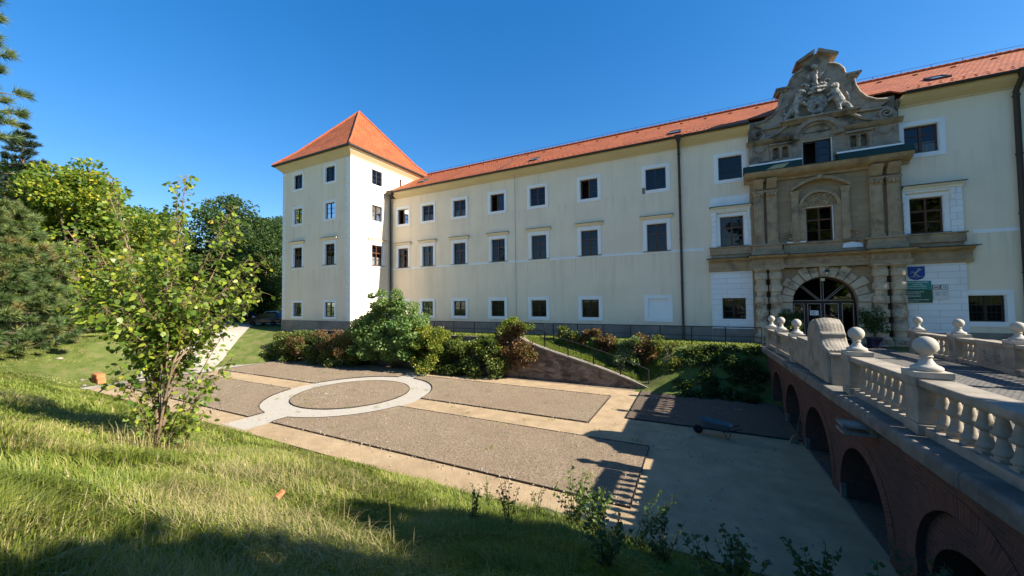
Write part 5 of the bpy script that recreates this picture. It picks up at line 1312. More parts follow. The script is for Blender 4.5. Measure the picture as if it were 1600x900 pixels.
M['weedstem0'] = m_noise('green_twig', (.16, .13, .05), (.10, .07, .035), 8, bump=0)
# ------------------------------------------------------------------ sapling in the foreground
def bez(a, b, c, n): return [a.lerp(b, i/n).lerp(b.lerp(c, i/n), i/n) for i in range(n+1)]
SB = Vector((-11.96, 4.2, gz(-11.96, 4.2))); DEP = SB.dot(fw); PXM = DEP/567.6
def sp(px, py, d=0.):
    return SB+rt*((px-252)*PXM)+Vector((0, 0, 1))*((703-py)*PXM)+fw*d
sap = empty('sapling', SB, 0, 'multi stemmed leafy sapling with large leaves standing in the foreground grass', 'sapling')
rr = random.Random(12); m = MB(); branches = []
forks = [(sp(246, 600), sp(236, 520, .1)), (sp(258, 590), sp(272, 500, -.2))]
t1 = bez(SB+Vector((-.05, 0, -.1)), sp(246, 640), sp(236, 520, .1), 8); t2 = bez(SB+Vector((.06, .03, -.1)), sp(258, 620), sp(276, 480, -.2), 8); t3 = bez(SB+Vector((.02, -.08, -.1)), sp(270, 640, -.3), sp(300, 560, -.5), 8)
for t, r0 in ((t1, .062), (t2, .055), (t3, .035)): m.tube(t, [r0*(1-.5*i/8) for i in range(9)], 8)
main_tips = [(133, 288, .4), (185, 275, -.3), (228, 318, .8), (262, 273, .2), (298, 270, -.2), (340, 335, .7), (382, 325, -.4), (405, 402, .2), (424, 455, -.3), (103, 450, .1), (150, 360, -.7), (318, 395, -1.0), (205, 380, -.9)]
for i, (x, y, d) in enumerate(main_tips):
    src = t1 if x < 250 else t2; s_ = src[rr.choice((4, 5, 6, 7))]; e = sp(x, y, d); c = s_.lerp(e, .45)+Vector((0, 0, .12*(e-s_).length))*(1 if y < 400 else -.2)
    b = bez(s_, c, e, 14); branches.append((b, 1)); m.tube(b, [.024*(1-.85*k/14)+.003 for k in range(15)], 6)
for i in range(52):
    a = rr.uniform(0, 6.283); q = math.sqrt(rr.random()); x = 262+132*q*math.cos(a); y = 470+140*q*math.sin(a); d = rr.uniform(-1.7, 1.7)*math.sqrt(max(.05, 1-q*q))
    if y > 520: x = 262+(x-262)*.5; y -= 40
    src = t1 if x < 255 else (t2 if rr.random() < .75 else t3); s_ = src[rr.choice((3, 4, 5, 6, 7, 8))]; e = sp(x, y, d); c = s_.lerp(e, .5)+Vector((0, 0, .1*(e-s_).length))
    b = bez(s_, c, e, 10); branches.append((b, 0)); m.tube(b, [.017*(1-.8*k/10)+.002 for k in range(11)], 5)
# small suckers at the foot
for (x, y, d) in [(180, 590, 0), (215, 600, .3), (330, 640, -.2), (315, 600, .4), (225, 560, -.6), (205, 500, .2), (350, 560, .3), (372, 520, -.5)]:
    b = bez(SB, sp((x+250)/2, (y+680)/2, d*.5), sp(x, y, d), 8); branches.append((b, 0)); m.tube(b, [.012*(1-.7*k/8)+.002 for k in range(9)], 5)
m.build('branches', M['barkl'], sap, smooth=60); tw = MB()
LP = []; LO = []; LR = []
for b, main in branches:
    n = 136 if main else 92
    for k in range(n):
        t = (.30 if main else .22)+(.70 if main else .78)*k/n+rr.uniform(-.01, .01); t = min(t, 1); f = t*(len(b)-1); i = min(int(f), len(b)-2); p = b[i].lerp(b[i+1], f-i); d = (b[i+1]-b[i]).normalized()
        side = Vector((rr.gauss(0, 1), rr.gauss(0, 1), rr.gauss(0, 1))); side = (side-d*side.dot(d)).normalized()
        LP.append(p+side*rr.uniform(.03, .2)*(1.4 if not main else 1.25)+Vector((rr.gauss(0, .05), rr.gauss(0, .05), rr.gauss(0, .05)))*(1.5 if not main else .6)); LO.append(side*.8+d*.5+Vector((0, 0, -.1))); tw.tube([p, p.lerp(LP[-1], .55)+Vector((0, 0, .012)), LP[-1]], [.0035, .0025, .0018], 3, False); LR.append(rr.betavariate(2, 2.6)+(.08 if t > .8 else 0))
tw.build('twigs', M['weedstem0'], sap, recalc=False)
V, F, q = leaves(np.array(LP), .108, np.array(LO), .6, .1, .44, 6, np.clip(np.array(LR), 0, 1), .4, flat=.3)
from_arrays('foliage', V, F, M['sap'], sap, q)

# ------------------------------------------------------------------ shrubs and creepers along the walls
def shrub(name, label, C, Rr, per, size, mat, loc=None, group=None, cat='shrub', stems=8, bias=0., droop=.25, shape=4, clip=None, shell=.3):
    c0 = np.mean(C, 0); loc = loc or (float(c0[0]), float(c0[1]), min(c[2]-r[2] for c, r in zip(C, Rr)))
    T = empty(name, loc, 0, label, cat, group); rr = random.Random(int(abs(loc[0]*13)+per))
    m = MB()
    for i in range(stems):
        c = Vector(C[i % len(C)]); b = Vector(loc)+Vector((rr.uniform(-.2, .2), rr.uniform(-.15, .15), -.05)); m.tube([b, b.lerp(c, .5)+Vector((rr.uniform(-.15, .15), 0, .1)), c], [.03, .02, .008], 5)
    m.build('branches', M['bark'], T)
    foliage('foliage', T, C, Rr, per, size, M[mat], droop=droop, bias=bias, shape=shape, clip=clip, shell=shell)
    return T
def mass(x0, x1, y0, y1, z0, z1, n, r, seed, lump=.25):
    rr = random.Random(seed); C = []; Rr = []
    for i in range(n):
        x = rr.uniform(x0, x1); t = rr.random(); top = z1+lump*math.sin(x*2.1+seed)+lump*.6*math.sin(x*5.3)
        z = z0+(top-z0)*t; q = r*rr.uniform(.7, 1.35); C.append((x, rr.uniform(y0, y1)+.5*(t-.5)*(y1-y0)*.6, z)); Rr.append((q*1.1, q*.9, q*.8))
    return C, Rr
C, Rr = mass(-36.3, -25.2, 20.5, 22.8, -5.2, -3.15, 120, .55, 1); shrub('creeper_hedge', 'dark red tinged creeper hanging over the left end of the retaining wall', C, Rr, 230, .15, 'olive', (-29.5, 22.8, ZM), bias=-.14)
C, Rr = mass(-33.0, -25.4, 20.3, 22.2, -4.4, -2.8, 40, .40, 2); shrub('red_creeper', 'rusty red creeper trailing over the dark hedge at the left', C, Rr, 130, .13, 'red', (-29, 22.6, -4.0), cat='creeper', stems=5)
# big fresh green shrub against the tower
C, Rr = mass(-25.4, -19.0, 20.8, 22.8, -4.3, -1.4, 70, .62, 3, .2); C2 = []
rr = random.Random(40)
for i in range(46):
    a = rr.uniform(0, math.pi); q = rr.uniform(.5, 1.0); c = (-22.2+3.3*q*math.cos(a), 21.6+rr.uniform(-1.0, 1.0), -2.8+3.7*q*math.sin(a)); C.append(c); s_ = rr.uniform(.28, .55); Rr.append((s_*1.3, s_, s_*.6))
shrub('big_shrub', 'large fresh green shrub spilling over the wall in front of the tower corner', C, Rr, 240, .17, 'green', (-22.2, 22.3, ZM), stems=16, droop=.45)
C, Rr = mass(-19.8, -17.0, 21.0, 22.8, -5.1, -2.2, 34, .48, 5); shrub('yellow_shrub', 'yellow green shrub beside the big green one', C, Rr, 210, .14, 'yelgreen', (-18.3, 22.4, ZM), bias=.12)
C, Rr = mass(-18.0, -12.2, 21.9, 23.0, -5.2, -3.2, 70, .46, 6); shrub('ivy_hedge', 'green ivy hedge covering the wall left of the ramp', C, Rr, 230, .14, 'olive', (-15, 22.6, ZM), bias=-.16)
C, Rr = mass(-17.6, -12.2, 22.0, 22.9, -3.6, -2.95, 16, .32, 61); shrub('ivy_hedge', 'light reddish green ivy along the top of the wall', C, Rr, 150, .12, 'yelgreen', (-15, 22.7, -4), bias=.0, stems=4)
C, Rr = mass(-12.6, -10.0, 22.5, 23.3, -3.9, -1.9, 22, .42, 7, .12); shrub('brown_creeper', 'rusty brown creeper draped over the wall end at the top of the ramp', C, Rr, 260, .12, 'red', (-11.3, 23.0, -4.6), cat='creeper')
C, Rr = mass(-12.4, -10.3, 22.6, 23.6, -2.3, -1.5, 12, .34, 8, .1); shrub('wall_top_bush', 'green bush growing on top of the wall end above the brown creeper', C, Rr, 190, .12, 'yelgreen', (-11.3, 23.3, -2.75), stems=6)
C, Rr = mass(-11.9, -10.4, 22.55, 22.9, -4.7, -3.6, 9, .25, 81, .1); shrub('hanging_creeper', 'thin dry creeper strands hanging down the stone wall end', C, Rr, 90, .10, 'red', (-11.3, 22.85, -5.0), cat='creeper', stems=5)
# shrubs on the slope behind the ramp
SG = 'shrubs on the slope below the railing'
specs = [(-8.7, -7.5, 24.6, 25.0, -2.9, -2.1, 10, .27, 'olive', 'dark green bush at the top of the ramp, leftmost below the railing', .02),
         (-7.2, -6.0, 24.6, 25.0, -3.1, -2.35, 10, .28, 'red', 'reddish brown bush behind the ramp', 0),
         (-5.9, -4.8, 24.5, 25.0, -3.4, -2.5, 10, .28, 'red', 'darker russet bush right of the reddish one behind the ramp', -.12),
         (-4.5, -3.3, 23.9, 24.7, -4.4, -2.7, 14, .36, 'pale', 'pale grey green bush near the foot of the ramp', .0),
         (-3.2, -2.3, 24.0, 24.7, -4.4, -2.55, 10, .38, 'red', 'wine red bush at the right of the pale one', -.05),
         (-2.2, -.9, 23.6, 24.8, -4.4, -2.75, 13, .36, 'olive', 'dark green bush at the edge of the bridge shadow', 0.),
         (-1.2, 3.1, 22.0, 24.8, -5.2, -2.75, 80, .45, 'dark', 'bushes on the slope beside the bridge, leaves coloured darker for the shade', -.18),  # extra dark leaf colour stands in for the bridge shade
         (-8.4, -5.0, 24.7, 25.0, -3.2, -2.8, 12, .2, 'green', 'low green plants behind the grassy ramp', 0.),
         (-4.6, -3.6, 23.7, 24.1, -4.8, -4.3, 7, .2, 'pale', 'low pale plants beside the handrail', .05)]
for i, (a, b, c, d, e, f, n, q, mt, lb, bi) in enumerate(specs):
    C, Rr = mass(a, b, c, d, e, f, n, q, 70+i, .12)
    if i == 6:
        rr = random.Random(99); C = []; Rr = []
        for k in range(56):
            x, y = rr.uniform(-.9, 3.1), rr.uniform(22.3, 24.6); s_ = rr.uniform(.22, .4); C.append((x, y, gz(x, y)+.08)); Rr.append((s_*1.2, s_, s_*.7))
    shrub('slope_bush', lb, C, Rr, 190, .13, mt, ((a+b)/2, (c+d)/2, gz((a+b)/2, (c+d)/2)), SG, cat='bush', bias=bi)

# ------------------------------------------------------------------ grass
def blades(name, P, h, wd, lean, mat, col, kind='stuff', seg=2, comb=None):
    n = len(P); a = RNG.uniform(0, 6.283, n) if comb is None else comb+RNG.normal(0, .75, n); d = np.stack([np.cos(a), np.sin(a), np.zeros(n)], 1)
    s_ = np.stack([-d[:, 1], d[:, 0], np.zeros(n)], 1); hh = h[:, None]; ww = wd[:, None]; ln = lean[:, None]
    up_ = np.array([[0, 0, 1.]])
    p1 = P+up_*hh*.55+d*hh*ln*.28; p2 = P+up_*hh*(1-.35*ln)+d*hh*ln
    V = np.stack([P-s_*ww, P+s_*ww, p1+s_*ww*.7, p1-s_*ww*.7, p2], 1).reshape(-1, 3)
    b = (5*np.arange(n))[:, None]
    F = np.concatenate([b+np.array([[0, 1, 2]]), b+np.array([[0, 2, 3]]), b+np.array([[3, 2, 4]])], 0)
    o = from_arrays(name, V, F, mat, None, np.repeat(col, 5)); return tag(o, kind=kind)
def vnoise(x, y, s_, seed):
    r_ = np.random.default_rng(seed); ph = r_.uniform(0, 6.28, 12); k = r_.normal(size=(12, 2))*s_; v = 0
    for i in range(12): v = v+np.sin(k[i, 0]*x+k[i, 1]*y+ph[i])
    return v/12**.5
pts = []
# sample in view-distance rings so near grass is dense and fine, far grass coarse
fw2 = np.array([fw.x, fw.y]); fw2 = fw2/np.linalg.norm(fw2)
for (d0, d1, dens) in ((1.2, 4.5, 2600), (4.5, 8, 1500), (8, 14, 600), (14, 24, 240), (24, 52, 130)):
    A0 = math.atan2(fw2[1], fw2[0]); half_a = R(66); n = int(half_a*(d1**2-d0**2)*dens)
    th = A0+RNG.uniform(-half_a, half_a, n); rr_ = np.sqrt(RNG.uniform(d0**2, d1**2, n)); x = rr_*np.cos(th); y = rr_*np.sin(th)
    k = ((y < 8.62) & (x < 3.4) & (x > -36.2)) | ((x <= -36.2) & (y < 10.6) & (x > -49)) | ((x < -44.2) & (x > -50) & (y < 15.5) & (y >= 10.6))
    k &= (y > -4)
    x, y, rr_ = x[k], y[k], rr_[k]; pts.append(np.stack([x, y, rr_], 1))
G = np.concatenate(pts); x, y, dist = G.T
dry = vnoise(x, y, 1.1, 1)+.6*vnoise(x, y, 3.1, 2); tall = vnoise(x, y, .9, 3)+.5*vnoise(x, y, 2.6, 4)
# mown, thinner towards the garden edge and on the far lawn; long and lush in the middle of the bank
lush = np.clip(.75+.28*tall, .25, 1.5)*np.where(x < -34, .42, 1)*(.75+.25*np.clip((8.7-y)/2.2, 0, 1))
thin = RNG.uniform(0, 1, len(x)) < np.clip(1.05-.32*np.clip(dry-.9, 0, 2), .35, 1)
x, y, dist, dry, lush = x[thin], y[thin], dist[thin], dry[thin], lush[thin]
h = .32*lush*RNG.uniform(.45, 1.25, len(x)); wd = (.0014+.00085*np.clip(dist, 0, 26))*RNG.uniform(.7, 1.3, len(x)); lean = np.clip(RNG.normal(.68, .36, len(x)), .08, 1.7)
isdry = RNG.uniform(0, 1, len(x)) < np.clip(.08+.17*dry, .03, .6)
col = np.where(isdry, RNG.uniform(.78, 1, len(x)), np.clip(RNG.normal(.52, .13, len(x))+.07*dry, .05, .8))
P = np.stack([x, y, hgt(x, y)-.01], 1)
blades('grass', P, h, wd, lean, M['grass'], col, comb=2.4*vnoise(x, y, .8, 9)+1.2*vnoise(x, y, 2.2, 10))
# straw lying in the cut patches
n = 5200; cxy = np.array([(-5.9, 2.6), (-7.6, 4.1), (-4.6, 3.0), (-10.6, 5.4), (-8.3, 6.2), (-12.3, 4.3), (-20, 3.4)])[RNG.integers(0, 7, n)]; q = RNG.normal(size=(n, 2))*np.array([.75, .5])+cxy
q = q[(q[:, 1] < 8.4)]; P = np.stack([q[:, 0], q[:, 1], hgt(q[:, 0], q[:, 1])+RNG.uniform(.04, .15, len(q))], 1)
blades('straw', P, RNG.uniform(.10, .26, len(P)), RNG.uniform(.002, .004, len(P)), RNG.uniform(1.6, 2.8, len(P)), M['grass'], RNG.uniform(.85, 1, len(P)))
# terrace strip and the grassy ramp
n = 26000; x = RNG.uniform(-40, 3.4, n); y = np.where(RNG.uniform(0, 1, n) < .75, RNG.uniform(24.6, 26.8, n), RNG.uniform(24.6, 28.9, n)); P = np.stack([x, y, hgt(x, y)-.01], 1)
blades('terrace_grass', P, RNG.uniform(.05, .16, n), np.full(n, .022), RNG.uniform(.2, .9, n), M['grass'], np.clip(RNG.normal(.5, .15, n), 0, .95))
n = 16000; x = RNG.uniform(-11, -1.9, n); y = RNG.uniform(23.36, 24.7, n); P = np.stack([x, y, hgt(x, y)-.01], 1)
blades('ramp_grass', P, RNG.uniform(.08, .22, n), np.full(n, .02), RNG.uniform(.2, .9, n), M['grass'], np.clip(RNG.normal(.42, .13, n), 0, .9))
# ------------------------------------------------------------------ tall weeds at the foot of the bank
WG = 'tall weeds at the edge of the garden'
def weed(name, label, x, y, h, spread, n_st, leaf, mat, seed, per=26, group=WG, lean=(0, 0)):
    rr = random.Random(seed); b = Vector((x, y, gz(x, y))); T = empty(name, b, 0, label, 'weed', group); m = MB(); LP = []; LO = []
    for s_ in range(n_st):
        a = rr.uniform(0, 6.283); q = spread*rr.uniform(.2, 1); hh = h*rr.uniform(.65, 1.08); e = b+Vector((q*math.cos(a)+lean[0]*hh, q*math.sin(a)+lean[1]*hh, hh)); c = b.lerp(e, .5)+Vector((0, 0, .12*hh)); pth = bez(b+Vector((rr.uniform(-.08, .08), rr.uniform(-.08, .08), -.05)), c, e, 8)
        m.tube(pth, [.008*(1-.75*k/8)+.0015 for k in range(9)], 5)
        for k in range(per):
            t = .12+.88*k/per; f = t*8; i = min(int(f), 7); p = pth[i].lerp(pth[i+1], f-i); u = Vector((rr.gauss(0, 1), rr.gauss(0, 1), rr.gauss(0, .5))).normalized(); LP.append(p+u*rr.uniform(.0, .09)*(1.15-t)); LO.append(u)
    m.build('stems', M['weedstem'], T); V, F, q = leaves(np.array(LP), leaf, np.array(LO), .3, .2, .34, 4, np.clip(RNG.beta(2, 2.4, len(LP)), 0, 1)); from_arrays('foliage', V, F, M[mat], T, q)
M['weedstem'] = m_noise('weed_stem', (.12, .13, .04), (.09, .07, .04), 8, bump=0)
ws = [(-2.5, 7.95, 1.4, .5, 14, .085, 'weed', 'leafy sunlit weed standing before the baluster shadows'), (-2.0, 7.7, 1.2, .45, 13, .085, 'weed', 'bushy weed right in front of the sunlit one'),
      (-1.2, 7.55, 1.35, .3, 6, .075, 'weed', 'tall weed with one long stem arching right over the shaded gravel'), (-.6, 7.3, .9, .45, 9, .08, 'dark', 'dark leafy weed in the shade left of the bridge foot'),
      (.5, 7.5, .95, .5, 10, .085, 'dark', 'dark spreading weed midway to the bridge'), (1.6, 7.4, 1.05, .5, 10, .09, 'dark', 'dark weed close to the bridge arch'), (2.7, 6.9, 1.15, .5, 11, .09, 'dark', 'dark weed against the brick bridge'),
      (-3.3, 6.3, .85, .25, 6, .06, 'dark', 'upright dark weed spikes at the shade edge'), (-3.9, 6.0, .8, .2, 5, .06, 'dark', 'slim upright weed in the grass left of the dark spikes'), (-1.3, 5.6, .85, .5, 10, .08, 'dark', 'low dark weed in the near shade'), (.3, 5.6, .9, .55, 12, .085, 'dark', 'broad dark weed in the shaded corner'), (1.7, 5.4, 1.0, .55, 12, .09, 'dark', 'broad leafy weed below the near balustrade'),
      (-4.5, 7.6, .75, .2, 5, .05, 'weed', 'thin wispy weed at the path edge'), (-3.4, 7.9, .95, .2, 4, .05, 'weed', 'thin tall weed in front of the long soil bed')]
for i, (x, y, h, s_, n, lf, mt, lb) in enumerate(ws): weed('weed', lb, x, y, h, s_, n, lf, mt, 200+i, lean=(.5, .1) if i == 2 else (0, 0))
# loose pebbles on the paths and beds
n = 2600; x = RNG.uniform(-35, 2.5, n); y = RNG.uniform(8.75, 22.6, n); ey = np.array([9.97, 14.3, 15.95, 20.75])[RNG.integers(0, 4, n)]; kk = RNG.uniform(0, 1, n) < .6; y = np.where(kk, ey+RNG.normal(0, .16, n), y)
r_ = RNG.uniform(.010, .034, n); c = np.stack([x, y, ZM+.03+r_*.5+np.where((y > 9.9) & (x < -1.6), .03, 0)], 1); dd = np.array([(1, 0, 0), (0, 1, 0), (-1, 0, 0), (0, -1, 0), (0, 0, .8), (0, 0, -.8)], float)
V = c[:, None, :]+dd[None]*r_[:, None, None]*RNG.uniform(.7, 1.3, (n, 6, 1)); F = (6*np.arange(n))[:, None, None]+np.array([(0, 1, 4), (1, 2, 4), (2, 3, 4), (3, 0, 4), (1, 0, 5), (2, 1, 5), (3, 2, 5), (0, 3, 5)])[None]
tag(from_arrays('pebbles', V.reshape(-1, 3), F.reshape(-1, 3), M['gravel']), kind='stuff')
# a few seedlings and tufts coming up in the soil beds
n = 900; cx_ = RNG.uniform(-34, -2, 60); cy_ = RNG.uniform(10.2, 20.5, 60); j_ = RNG.integers(0, 60, n); x = cx_[j_]+RNG.normal(0, .12, n); y = cy_[j_]+RNG.normal(0, .1, n); P = np.stack([x, y, np.full(n, ZM+.05)], 1)
blades('seedlings', P, RNG.uniform(.04, .12, n), np.full(n, .012), RNG.uniform(.3, 1.2, n), M['grass'], RNG.uniform(.3, .95, n))
# dry seed stalks
n = 140; x = RNG.uniform(-14, -1, n); y = RNG.uniform(3.5, 8.5, n); P = np.stack([x, y, hgt(x, y)], 1)
blades('dry_stalks', P, RNG.uniform(.45, 1.15, n), np.full(n, .0035), RNG.uniform(.1, .6, n), M['grass'], RNG.uniform(.8, 1, n))
n = 420; x = SB.x+RNG.normal(0, .5, n); y = SB.y+RNG.normal(0, .4, n); P = np.stack([x, y, hgt(x, y)], 1)
blades('dry_stalks', P, RNG.uniform(.25, .8, n), np.full(n, .006), RNG.uniform(.3, 1.2, n), M['grass'], RNG.uniform(.75, 1, n))

# ------------------------------------------------------------------ small things
M['orangebrick'] = m_brick('orange_brick', (.60, .22, .09), (.52, .17, .065), (.25, .12, .06), .26, .12, .012, bump=.4)
bp = (-37.6, 9.75); T0 = []
for i, (dx, dy, dz_) in enumerate([(0, 0, 0), (.62, .05, 0), (.02, .03, .33), (.60, 0.0, .33)]):
    x, y = bp[0]+dx*.88, bp[1]+dy; z = gz(bp[0]+.3, bp[1])-.04+dz_
    m = MB(); m.box(x-.26, x+.26, y-.2, y+.2, z, z+.315)
    for k in range(3):
        for j in range(2): m.box(x-.2+k*.15, x-.1+k*.15, y-.215, y-.202, z+.05+j*.13, z+.13+j*.13)
    tag(m.build('hollow_brick', M['orangebrick'], bevel=.012), 'orange hollow brick, %s of the small stack by the path corner' % ('lower left', 'lower right', 'upper left', 'upper right')[i], 'brick', 'orange bricks stacked by the garden corner')
def stone(x, y, r_, mat, label, seed, name='stone', group=None, cat='stone'):
    bm = bmesh.new(); bmesh.ops.create_icosphere(bm, subdivisions=2, radius=1); rr = random.Random(seed)
    sx, sy, sz = r_*rr.uniform(.8, 1.3), r_*rr.uniform(.7, 1.1), r_*rr.uniform(.45, .7)
    for v in bm.verts: f = 1+.16*math.sin(v.co.x*5+seed)*math.sin(v.co.y*4+seed*2)+rr.uniform(-.05, .05); v.co = Vector((v.co.x*sx*f, v.co.y*sy*f, v.co.z*sz*f))
    me = bpy.data.meshes.new(name); bm.to_mesh(me); bm.free(); planar_uv(me); me.materials.append(M[mat]); me.shade_smooth()
    o = bpy.data.objects.new(name, me); COL.objects.link(o); o.location = (x, y, gz(x, y)+sz*.3); tag(o, label, cat, group); return o
for i in range(9): stone(-36.9+.42*i+.1*math.sin(i*7), 21.0+.2*math.sin(i*3)-i*.07, .26, 'ledge' if i % 3 else 'bal', 'pale boulder edging the road by the left end of the hedge', i, group='pale boulders along the road edge')
for i, (x, y) in enumerate([(-38.7, 9.9), (-38.2, 9.2), (-36.9, 9.0)]): stone(x, y, .17, 'ledge', 'small grey stone lying %s the orange bricks' % ('left of', 'in front of', 'right of')[i], 30+i)
stone(-42.0, 9.0, .2, 'bal', 'pale stone alone on the left lawn', 40)
# broken orange roof tile lying in the grass
m = MB(); x, y = -6.2, 3.69; z = gz(x, y)+.13
for i in range(6):
    a0, a1 = i/6, (i+1)/6; f = lambda a: (x-.11+.22*a, z+.05*math.sin(math.pi*a))
    m.add([(f(a0)[0], y-.09, f(a0)[1]-.03), (f(a1)[0], y-.11+.03*a1, f(a1)[1]-.03), (f(a1)[0], y+.09, f(a1)[1]+.07), (f(a0)[0], y+.1, f(a0)[1]+.07), (f(a0)[0], y-.09, f(a0)[1]-.012), (f(a1)[0], y-.11+.03*a1, f(a1)[1]-.012), (f(a1)[0], y+.09, f(a1)[1]+.088), (f(a0)[0], y+.1, f(a0)[1]+.088)], [(0,3,2,1),(4,5,6,7),(0,1,5,4),(1,2,6,5),(2,3,7,6),(3,0,4,7)])
cc_ = Vector((x, y, z)); m.v = [tuple(cc_+(Vector(p)-cc_)*.62) for p in m.v]
tag(m.build('roof_tile', M['orangebrick']), 'broken orange roof tile lying in the foreground grass', 'roof tile')
# wheelbarrow
wb = empty('wheelbarrow', (.3, 16.75, ZM), 0, 'wheelbarrow parked in the bridge shadow with its pale tray facing the garden', 'wheelbarrow')
M['tray'] = m_plain('galvanised_tray', (.10, .13, .14), .55, .4, .2); M['rubber'] = m_plain('black_rubber', (.015, .015, .015), .8, .2)
ox, oy, oz = .62, 16.55, ZM+.015
def W_(p): return [(ox+q[0]*.85, oy+q[1]*.85-.1*q[0], oz+q[2]*.85) for q in p]
m = MB(); b_ = [(-.38, -.2, .38), (.4, -.2, .36), (.4, .2, .36), (-.38, .2, .38)]; t_ = [(-.66, -.34, .74), (.62, -.32, .62), (.62, .32, .62), (-.66, .34, .74)]
bi = [(p[0]*.96, p[1]*.94, p[2]+.012) for p in b_]; ti = [(p[0]*.97, p[1]*.95, p[2]) for p in t_]
m.add(W_(b_+t_+bi+ti), [(0, 3, 2, 1)]+[(i, (i+1) % 4, 4+(i+1) % 4, 4+i) for i in range(4)]+[(8, 9, 10, 11)]+[(8+i, 12+i, 12+(i+1) % 4, 8+(i+1) % 4) for i in range(4)]+[(4+i, 4+(i+1) % 4, 12+(i+1) % 4, 12+i) for i in range(4)]); m.build('tray', M['tray'], wb)
m = MB(); pf = [(.06, -.05), (.15, -.055), (.19, -.035), (.2, 0), (.19, .035), (.15, .055), (.06, .05)]
m.lathe([(r_, z) for r_, z in pf], (0, 0, 0), 20); m.v = W_([(-.78+p[0], p[2], .2+p[1]) for p in m.v]); m.build('wheel', M['rubber'], wb, smooth=50)
m = MB()
for s_ in (-1, 1): m.tube(W_([(-.78, s_*.08, .2), (-.3, s_*.24, .37), (.4, s_*.26, .35), (.95, s_*.3, .58)]), .018, 6); m.tube(W_([(.25, s_*.25, .35), (.42, s_*.27, 0), (.55, s_*.27, .38)]), .016, 6)
m.build('frame', M['iron'], wb)
# broom leaning on the bridge
br = empty('broom', (3.25, 17.0, ZM), 0, 'broom leaning against the brick bridge beside an arch', 'broom')
m = MB(); m.tube([(3.2, 17.0, ZM+.05), (3.62, 17.6, ZM+1.7)], .016, 6); m.build('handle', M['barkl'], br)
m = MB(); m.frustum((3.0, 3.3, 16.9, 17.06), (3.14, 3.26, 16.94, 17.06), ZM+.02, ZM+.3); m.build('bristles', M['straw'] if 'straw' in M else M['barkl'], br)
# potted shrubs by the door
def potted(x, y, h, label, seed):
    T = empty('potted_shrub', (x, y, -2.985), 0, label, 'potted plant', 'potted shrubs flanking the door'); m = MB(); m.lathe([(.24, 0), (.27, .02), (.34, .52), (.37, .55), (.37, .6), (.33, .6), (.31, .5)], (x, y, -2.98), 20); m.build('pot', M['potblue'], T, smooth=40)
    m = MB(); m.tube([(x, y, -2.5), (x+.02, y, -2.5+h*.5), (x, y, -2.5+h*.8)], [.03, .025, .01], 6); m.build('stem', M['bark'], T)
    rr = random.Random(seed); C = [(x+rr.uniform(-.4, .4), y+rr.uniform(-.3, .3), -2.3+h*rr.uniform(.25, .95)) for _ in range(16)]; foliage('foliage', T, C, [(.26, .26, .2)]*16, 85, .10, M['dark'])
M['potblue'] = m_plain('dark_blue_pot', (.012, .014, .045), .35, .5)
potted(8.95, 27.55, 1.5, 'potted shrub in a dark blue pot right of the entrance door', 1); potted(5.2, 27.7, 1.4, 'potted shrub in a dark pot left of the entrance door', 2)

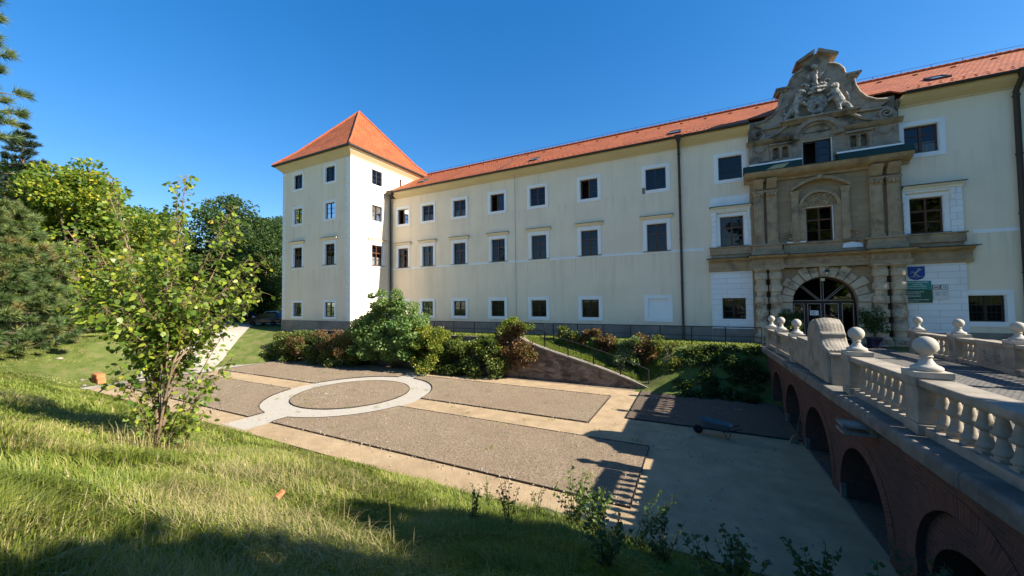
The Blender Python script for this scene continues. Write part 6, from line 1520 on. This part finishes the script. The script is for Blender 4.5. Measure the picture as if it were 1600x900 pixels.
# ------------------------------------------------------------------ parked cars
M['carglass'] = m_plain('car_glass', (.012, .015, .018), .05, .8, 0, 0, 0); M['chrome'] = m_plain('chrome', (.6, .6, .6), .2, .5, .9, 0, 0); M['lamp'] = m_plain('lamp_lens', (.55, .56, .58), .15, .6, 0, 0, 0); M['tail'] = m_plain('tail_lens', (.25, .01, .01), .2, .6, 0, 0, 0)
def car(label, x, y, rz, paint):
    mt = m_plain('car_paint_'+str(int(x*-10)), paint, .22, .6, .1, .03, 0); T = empty('parked_car', (x, y, gz(x, y)+.04), rz, label, 'car', 'cars in the car park')
    def loc(o): o.parent = T; return o
    m = MB(); prof = [(-2.15, .32), (-2.2, .55), (-2.18, .85), (-1.95, .98), (-1.05, 1.02), (1.15, .98), (1.85, .86), (2.12, .70), (2.16, .45), (2.1, .28)]
    for sx, sy in ((1, .86),): m.prism(prof, 'y', -.86, .86)
    loc(m.build('body', mt, None, bevel=.06, seg=2, smooth=40))
    m = MB(); lo = [(-1.95, -.80), (1.0, -.80), (1.0, .80), (-1.95, .80)]; hi = [(-1.55, -.62), (.15, -.62), (.15, .62), (-1.55, .62)]
    m.add([(p[0], p[1], .97) for p in lo]+[(p[0], p[1], 1.5) for p in hi], [(4,5,6,7)]+[(i, (i+1) % 4, 4+(i+1) % 4, 4+i) for i in range(4)]); c = loc(m.build('cabin', mt, None, bevel=.05, seg=2, smooth=40))
    m = MB()
    def lp(a, b, t): return Vector(a).lerp(Vector(b), t)
    for s_ in (-1, 1):
        for (xa, xb, ya, yb) in ((-1.72, -.62, -1.42, -.60), (-.52, .72, -.50, .05)): m.add([(xa, s_*.795, 1.05), (xb, s_*.795, 1.05), (yb, s_*.655, 1.44), (ya, s_*.655, 1.44)], [(0, 1, 2, 3)])
    m.add([(.93, -.7, 1.03), (.93, .7, 1.03), (.22, .56, 1.47), (.22, -.56, 1.47)], [(0, 1, 2, 3)]); m.add([(-1.9, -.7, 1.06), (-1.9, .7, 1.06), (-1.6, .56, 1.45), (-1.6, -.56, 1.45)], [(0, 1, 2, 3)])
    o = m.build('window_glass', M['carglass'], None, recalc=False); o.parent = T; o.scale = (1.012, 1.012, 1.0)
    for sx in (-1.32, 1.32):
        for s_ in (-1, 1):
            m = MB(); m.lathe([(.2, -.1), (.31, -.1), (.325, -.06), (.325, .06), (.31, .1), (.2, .1)], (0, 0, 0), 22); m.v = [(sx+p[0], s_*.8+p[2], .325+p[1]) for p in m.v]; wh = loc(m.build('wheel', M['rubber'], None, smooth=40))
            m = MB(); m.lathe([(.02, -.02), (.19, -.02), (.19, .02), (.02, .05)], (0, 0, 0), 16); m.v = [(sx+p[0], s_*(.86+p[2]*.8), .325+p[1]) for p in m.v]; r_ = m.build('rim', M['chrome'], None, smooth=40); r_.parent = wh
    for s_ in (-1, 1):
        m = MB(); m.box(2.02, 2.15, *sorted((s_*.45, s_*.8)), .62, .76); loc(m.build('headlight', M['lamp'], None, bevel=.02)); m = MB(); m.box(-2.23, -2.1, *sorted((s_*.5, s_*.82)), .68, .86); loc(m.build('tail_light', M['tail'], None, bevel=.02))
        m = MB(); m.ball((.75, s_*.95, 1.05), (.06, .1, .07), 10, 6); loc(m.build('mirror', mt, None, smooth=60))
car('dark parked car with tinted windows seen through the sapling', -57.5, 29.2, R(15), (.02, .021, .024))
car('pale silver parked car just left of the tower', -51.0, 30.2, R(20), (.55, .56, .58))
car('black parked car nearest the tower corner', -45.6, 25.7, R(200), (.01, .01, .012))
car('grey parked car furthest left behind the sapling', -62.5, 26.0, R(10), (.20, .21, .22))
car('red parked car mostly hidden by the sapling leaves', -58, 22.5, R(60), (.30, .03, .02))
_rp = random.Random(21)
for o in list(bpy.data.objects):
    if o.name.split('.')[0] == 'pane': o.rotation_euler = (R(_rp.uniform(-1, 1)), 0, R(_rp.uniform(-1.6, 1.6)))
    if 'off' in o: del o['off']
